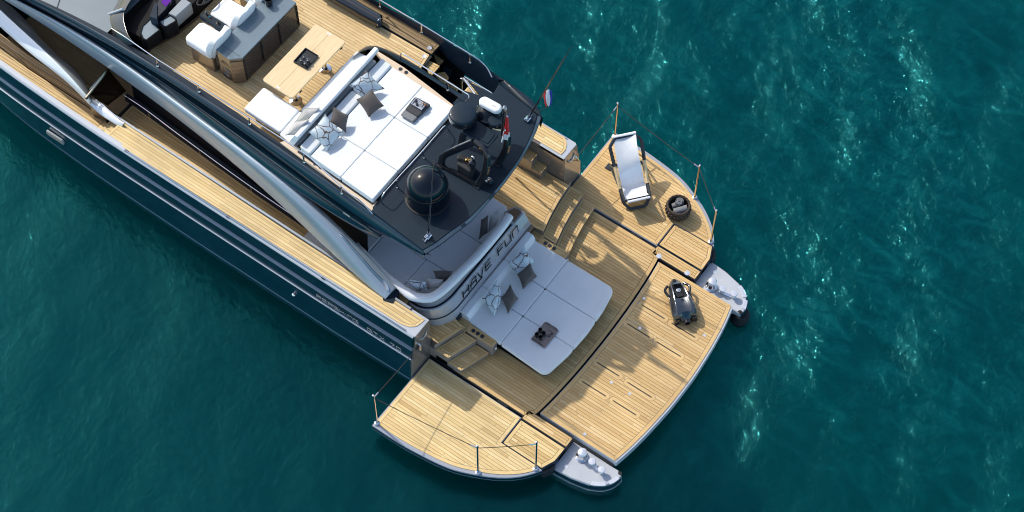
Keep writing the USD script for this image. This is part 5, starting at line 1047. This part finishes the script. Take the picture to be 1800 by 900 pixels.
def towel_roll(label, a, b, r):
    a, b = np.array(a), np.array(b); d = (b - a) / np.linalg.norm(b - a); s_ = np.cross(d, [0, 0, 1.]); s_ /= np.linalg.norm(s_); u_ = np.cross(s_, d)
    th_ = np.linspace(0, 5.2 * math.pi, 70); rr = r * (.22 + .78 * th_ / th_[-1]); pf = np.stack([rr * np.cos(th_), rr * np.sin(th_)], 1)
    pf2 = np.stack([(rr - r * .2) * np.cos(th_), (rr - r * .2) * np.sin(th_)], 1); loop = np.vstack([pf, pf2[::-1]])
    lines = [np.array([q + s_ * x + u_ * y for q in (a, a * .96 + b * .04, a * .04 + b * .96, b)]) for x, y in loop]
    V, F = loft(lines + lines[:1]); k = 70; n4 = 4
    for e in (0, 3):
        for i in range(k - 1): F = np.vstack([F, [[i * 4 + e, (i + 1) * 4 + e, (2 * k - 2 - i) * 4 + e], [i * 4 + e, (2 * k - 2 - i) * 4 + e, (2 * k - 1 - i) * 4 + e]]])
    V = V + (meshkit.noise(V * 30)[:, None] - .5) * .014
    t_ = thing('rolled_towel', label, 'towel', (a + b) / 2); obj(t_, 'towel_roll', (V, F), M['towel'], 40)
towel_roll('grey towel roll standing on end in the woven basket', c + [-.05, .06, .12], c + [-.02, .05, .36], .085)
towel_roll('grey towel roll lying across the woven basket', c + [.0, -.16, .24], c + [.17, .05, .27], .075)
towel_roll('grey towel tucked behind the standing roll in the woven basket', c + [-.12, -.05, .20], c + [.02, .14, .22], .06)
# ---- underwater scooter on the swim platform
nose_, tail = P(1183, 493, .62), P(1207, 566, .66); nose_[2] = tail[2] = ZP + .04
ax = tail - nose_; Ls = np.linalg.norm(ax); ax /= Ls; sd = np.cross([0, 0, 1.], ax)
sb = thing('underwater_scooter', 'graphite underwater scooter with green stripe lying on the swim platform', 'water scooter', (nose_ + tail) / 2)
st_ = [(0, .015, .04, .05), (.03, .06, .09, .02), (.10, .115, .16, 0), (.22, .165, .22, 0), (.38, .195, .26, 0), (.52, .225, .28, 0), (.68, .25, .29, 0), (.82, .255, .27, 0), (.90, .235, .23, .01), (.93, .20, .17, .03)]
K2 = np.array(st_); tt_ = np.linspace(0, .93, 44); wv, hv, zv = (PCH(K2[:, 0], K2[:, k])(tt_) for k in (1, 2, 3))
ang = np.linspace(0, 2 * math.pi, 49)[:-1]
lines = []
for a in ang:
    cu, su = math.cos(a), math.sin(a); ex = np.sign(cu) * abs(cu) ** .92; ez = np.sign(su) * abs(su) ** .8
    f = ez * .5 + .5
    ridge = 1 + (.16 * math.exp(-((abs(ex) - .62) / .16) ** 2) if su > 0 else 0) - (.10 * math.exp(-(ex / .3) ** 2) if su > 0 else 0)
    flat = np.where((tt_ > .20) & (tt_ < .52) & (abs(ex) < .46) & (su > 0), .84, 1.)
    lines.append(nose_ + ax * (tt_ * Ls)[:, None] + sd * (ex * wv)[:, None] + np.array([0, 0, 1.]) * (zv + hv * f * np.where(f > .5, ridge, 1) * flat)[:, None])
obj(sb, 'scooter_body', loft(lines[::-1], closed=True, caps=True), M['graphite'], 60)
def sp_(u_, v_, z): return nose_ + ax * u_ * Ls + sd * v_ + np.array([0, 0, z])
obj(sb, 'instrument_well', stack(Polygon([sp_(.20, -.085, 0)[:2], sp_(.20, .085, 0)[:2], sp_(.50, .07, 0)[:2], sp_(.50, -.07, 0)[:2]]), [(0, ZP + .15), (0, ZP + .275), (.01, ZP + .28)]), M['satin'])
obj(sb, 'display_screen', xf(stack(rect(-.03, -.075, .03, .075, .01), [(0, 0), (.004, .02)]), frame(sp_(.25, 0, .265), ax + np.array([0, 0, -.35]), np.array([0, 0, 1.]) + .35 * ax)), M['glassd'])
obj(sb, 'control_dial', lathe([(.045, 0), (.045, .012), (.03, .018), (0, .02)], sp_(.36, 0, .243), 20), M['rim']); obj(sb, 'filler_cap', lathe([(.03, .0), (.026, .012), (0, .008)], sp_(.60, .01, .262), 18), M['black'])
for s_ in (-1, 1):
    obj(sb, 'grip', tube([sp_(.16, s_ * .165, .13), sp_(.24, s_ * .235, .16), sp_(.34, s_ * .24, .17), sp_(.42, s_ * .20, .17)], .028, 10, 14), M['black'])
    obj(sb, 'side_inlet', stack(Polygon([sp_(.42, s_ * .17, 0)[:2], sp_(.60, s_ * .20, 0)[:2], sp_(.62, s_ * .235, 0)[:2], sp_(.46, s_ * .222, 0)[:2]]).buffer(0), [(0, ZP + .1), (0, ZP + .243), (.01, ZP + .247)]), M['black'])
    obj(sb, 'body_ridge', tube([sp_(.22, s_ * .11, .235), sp_(.4, s_ * .125, .285), sp_(.6, s_ * .14, .30), sp_(.78, s_ * .135, .27)], [.012, .02, .02, .008], 8, 20), M['graphite'])
    obj(sb, 'skid', stack(Polygon([sp_(.86, s_ * .10, 0)[:2], sp_(.97, s_ * .12, 0)[:2], sp_(.97, s_ * .23, 0)[:2], sp_(.86, s_ * .235, 0)[:2]]).buffer(0), [(0, ZP + .005), (0, ZP + .12), (.02, ZP + .16)]), M['black'])
gr = [sp_(.905, v_, z_) for v_, z_ in ((-.225, .13), (-.17, .19), (-.08, .222), (.08, .222), (.17, .19), (.225, .13))]
obj(sb, 'green_stripe', tube(np.array(gr[:3]), .012, 6, 10), M['green']); obj(sb, 'green_stripe', tube(np.array(gr[3:]), .012, 6, 10), M['green'])
obj(sb, 'jet_nozzle', xf(lathe([(.05, 0), (.075, .02), (.07, .12), (.05, .12), (.045, .05), (0, .05)], (0, 0, 0), 22), frame(sp_(.93, 0, .10), sd, ax)), M['black'])
obj(sb, 'tail_fairing', xf(lathe([(.15, -.06), (.12, .0), (.08, .05), (.06, .06)], (0, 0, 0), 22), frame(sp_(.93, 0, .12), sd, ax)), M['coam'])
obj(sb, 'nose_light', lathe([(0, .012), (.03, .008), (.035, 0)], sp_(.07, .0, .15), 14), M['black'])
# ---- stanchions and lines round the terraces
SP = {}
nm = {(0, 1): 'front corner of the far terrace, behind the deck chair', (1, 1): 'curved edge of the far terrace beside the basket', (2, 1): 'aft edge of the far terrace by the hatch panel', (0, -1): 'front corner of the near terrace by the hull', (1, -1): 'curved edge of the near terrace, halfway along', (2, -1): 'aft corner of the near terrace, nearest the grey quarter arm'}
for s_ in (1, -1):
    for k, (x, y) in enumerate(((.035, 4.03), (2.19, 3.735), (3.02, 3.045))):
        p = np.array([x, s_ * y, ZP]); st = thing('stanchion', 'polished steel stanchion at the ' + nm[(k, s_)], 'stanchion', p)
        obj(st, 'post', tube([p, p + [0, 0, 1.17]], .021, 12), M['brass'] if s_ > 0 else M['chrome']); obj(st, 'foot_plate', lathe([(.055, 0), (.055, .01), (.03, .02), (.026, .05)], p, 18), M['chrome'])
        obj(st, 'post_cap', lathe([(.024, 1.15), (.026, 1.17), (.02, 1.195), (0, 1.20)], p, 14), M['chrome']); SP[(k, s_)] = p + [0, 0, 1.10]
def sag(a, b, d): return np.array([a * (1 - f) + b * f - [0, 0, d * 4 * f * (1 - f)] for f in np.linspace(0, 1, 14)])
for s_ in (1, -1):
    hk = np.array([.0, s_ * 2.62, 1.45])
    for a, b_, d, w in ((hk, SP[(0, s_)], .02, 'bulwark end to the front stanchion'), (SP[(0, s_)] , SP[(1, s_)], .03, 'front stanchion along the curved edge'), (SP[(1, s_)], SP[(2, s_)], .02, 'middle stanchion to the aft stanchion')):
        ln = thing('safety_line', 'thin black line from the %s of the %s terrace' % (w, 'far' if s_ > 0 else 'near'), 'rope', (a + b_) / 2)
        obj(ln, 'line', tube(sag(a, b_, d), .0075, 6), M['rope']); e = (a - b_) / np.linalg.norm(a - b_)
        obj(ln, 'snap_hook', tube([b_ + e * .02, b_ + e * .14], .014, 6), M['chrome'])
# ------------------------------------------------------------------ the sea: a real body of water with light scattering inside it
def axis(lo, hi, st):
    a = list(np.arange(lo, hi + 1e-6, st)); q, p = st, hi
    while p < 320: q *= 1.5; p += q; a.append(p)
    q, p = st, lo
    while p > -320: q *= 1.5; p -= q; a.insert(0, p)
    return np.array(a)
wx, wy = axis(-14, 15, .06), axis(-12, 16, .06)
X, Y = np.meshgrid(wx, wy, indexing='ij'); Z = np.zeros_like(X); CH = np.zeros_like(X)
pts = np.stack([X, Y, 0 * X], -1)
# chop is rougher on the open side (starboard and aft) and calm in the lee of the port side
open_ = np.clip((Y + 1.5 + .22 * X) / 5.0, 0, 1); patch = meshkit.fbm(pts * .35, 3, 5)
blob = np.exp(-(((X - 4.6) / 4.2) ** 2 + ((Y - 6.2) / 4.5) ** 2)) + .0 * np.exp(-(((X - 7.4) / 1.8) ** 2 + ((Y - 2.6) / 2.2) ** 2)) + .55 * np.exp(-(((X - .5) / 3.5) ** 2 + ((Y - 10) / 3.5) ** 2))
CHP = np.clip(.09 + open_ * (.29 + .36 * blob * np.clip(.35 + 2.6 * (patch - .40), .25, 1.2)), .08, 1.1)
for i in range(90):
    L = .22 * 20 ** RNG.random(); th = math.radians(30) + RNG.normal() * .52; k = 2 * math.pi / L
    ph = k * (X * math.cos(th) + Y * math.sin(th)) + RNG.random() * 6.28 + 1.4 * (meshkit.noise(pts * .55, i) - .5)
    w = np.sin(ph); a_ = (CHP if L < 1.5 else .20 + .80 * open_)
    Z += .0037 * L ** .85 * (w + .3 * np.cos(2 * ph)) * a_
sl = np.diff(Z[100:-100, 100:-100], axis=0) / .06; print('slope rms', sl.std(), 'in blob', sl[250:350, 250:350].std())
Z *= np.clip((38 - np.hypot(X, Y)) / 14, 0, 1)
n, m_ = len(wx), len(wy); idx = np.arange(n * m_).reshape(n, m_)
q = np.stack([idx[:-1, :-1], idx[1:, :-1], idx[1:, 1:], idx[:-1, 1:]], -1).reshape(-1, 4)
V = np.stack([X, Y, Z], -1).reshape(-1, 3); F = np.vstack([q[:, [0, 1, 2]], q[:, [0, 2, 3]]])
rg = np.concatenate([idx[:, 0], idx[-1, 1:], idx[-2::-1, -1], idx[0, -2:0:-1]]); k_ = k = len(rg); o = len(V)
bv = V[rg].copy(); bv[:, 2] = -48; V = np.vstack([V, bv, [[0, 0, -48]]]); r2 = np.arange(k); r3 = (r2 + 1) % k
F = np.vstack([F, np.stack([rg, o + r2, o + r3], 1), np.stack([rg, o + r3, rg[r3]], 1), np.stack([o + r2, np.full(k, o + k), o + r3], 1)])
wm = mat('sea_water', {'g': ('geometry', {}), 'mp': ('mapping', {'scale': (1, 1, 1), 'rotation': (0, 0, .5)}), 'mp2': ('mapping', {'scale': (.8, 1.5, 1), 'rotation': (0, 0, -.5)}), 'n1': ('noise_texture', {'scale': 5.5, 'detail': 4.0, 'roughness': .62, 'distortion': .7}),
    'n2': ('attribute', {'attribute': 'chop'}), 'mr': ('map_range', {'from_min': .1, 'from_max': .9, 'to_min': .2, 'to_max': 1., 'clamp': True}), 'bp': ('bump', {'distance': .06}), 'mrr': ('map_range', {'from_min': .1, 'from_max': .8, 'to_min': .05, 'to_max': .08, 'clamp': True}), 'mdf': ('map_range', {'from_min': .1, 'from_max': .7, 'to_min': DIFF * .1, 'to_max': DIFF * 1.6, 'clamp': True}),
    'fr': ('fresnel', {'IOR': 1.48}), 't': ('transparent_bsdf', {}), 'gl': ('glossy_bsdf', {'roughness': .015, 'color': (.10, .76, .79)}), 'mx': ('mix_closure', {}),
    'nd': ('noise_texture', {'scale': 1.5, 'detail': 5.0, 'roughness': .62, 'distortion': 1.2}), 'rd': ('rgb_ramp', {'ramp': [(.28, (.0, .014, .015)), (.50, (.0, .030, .032)), (.72, (.002, .068, .068))]}), 'df': ('diffuse_bsdf', {}), 'mb': ('mix_closure', {}),
    'pv': ('principled_volume', {'color': (.0001, .62, .61), 'density': .055, 'absorption_color': (0, 0, 0)})},
    [('g.position', 'mp.vector'), ('mp.vector', 'n1.vector'), ('n2.fac', 'mr.value'), ('n2.fac', 'mrr.value'), ('mrr.result', 'gl.roughness'), ('n2.fac', 'mdf.value'), ('mdf.result', 'mb.fac'), ('mr.result', 'bp.strength'), ('n1.fac', 'bp.height'), ('bp.normal', 'gl.normal'), ('bp.normal', 'df.normal'), ('g.position', 'mp2.vector'), ('mp2.vector', 'nd.vector'), ('nd.fac', 'rd.fac'), ('rd.color', 'df.color'),
     ('t.BSDF', 'mb.closure1'), ('df.BSDF', 'mb.closure2'), ('fr.fac', 'mx.fac'), ('mb.closure', 'mx.closure1'), ('gl.BSDF', 'mx.closure2')], surface='mx.closure', volume='pv.volume')
wpath = obj(None, 'water', (V, F), wm, True, label='teal sea water with small choppy waves round the yacht', kind='structure')
chop = np.clip(np.r_[CHP.ravel(), np.zeros(k_ + 1)], 0, 1).astype(np.float32)
UsdGeom.PrimvarsAPI(stage.GetPrimAtPath(wpath)).CreatePrimvar('chop', Sdf.ValueTypeNames.FloatArray, 'vertex').Set(Vt.FloatArray.FromNumpy(chop))
obj(None, 'sea_bed', (np.array([[-330, -330, -48.2], [330, -330, -48.2], [330, 330, -48.2], [-330, 330, -48.2]], float), np.array([[0, 1, 2], [0, 2, 3]])), pbr('dark_sea_bed', (.004, .03, .032), .9), False, label='dark sea bed under the water', kind='structure')
emit_planks(YACHT)
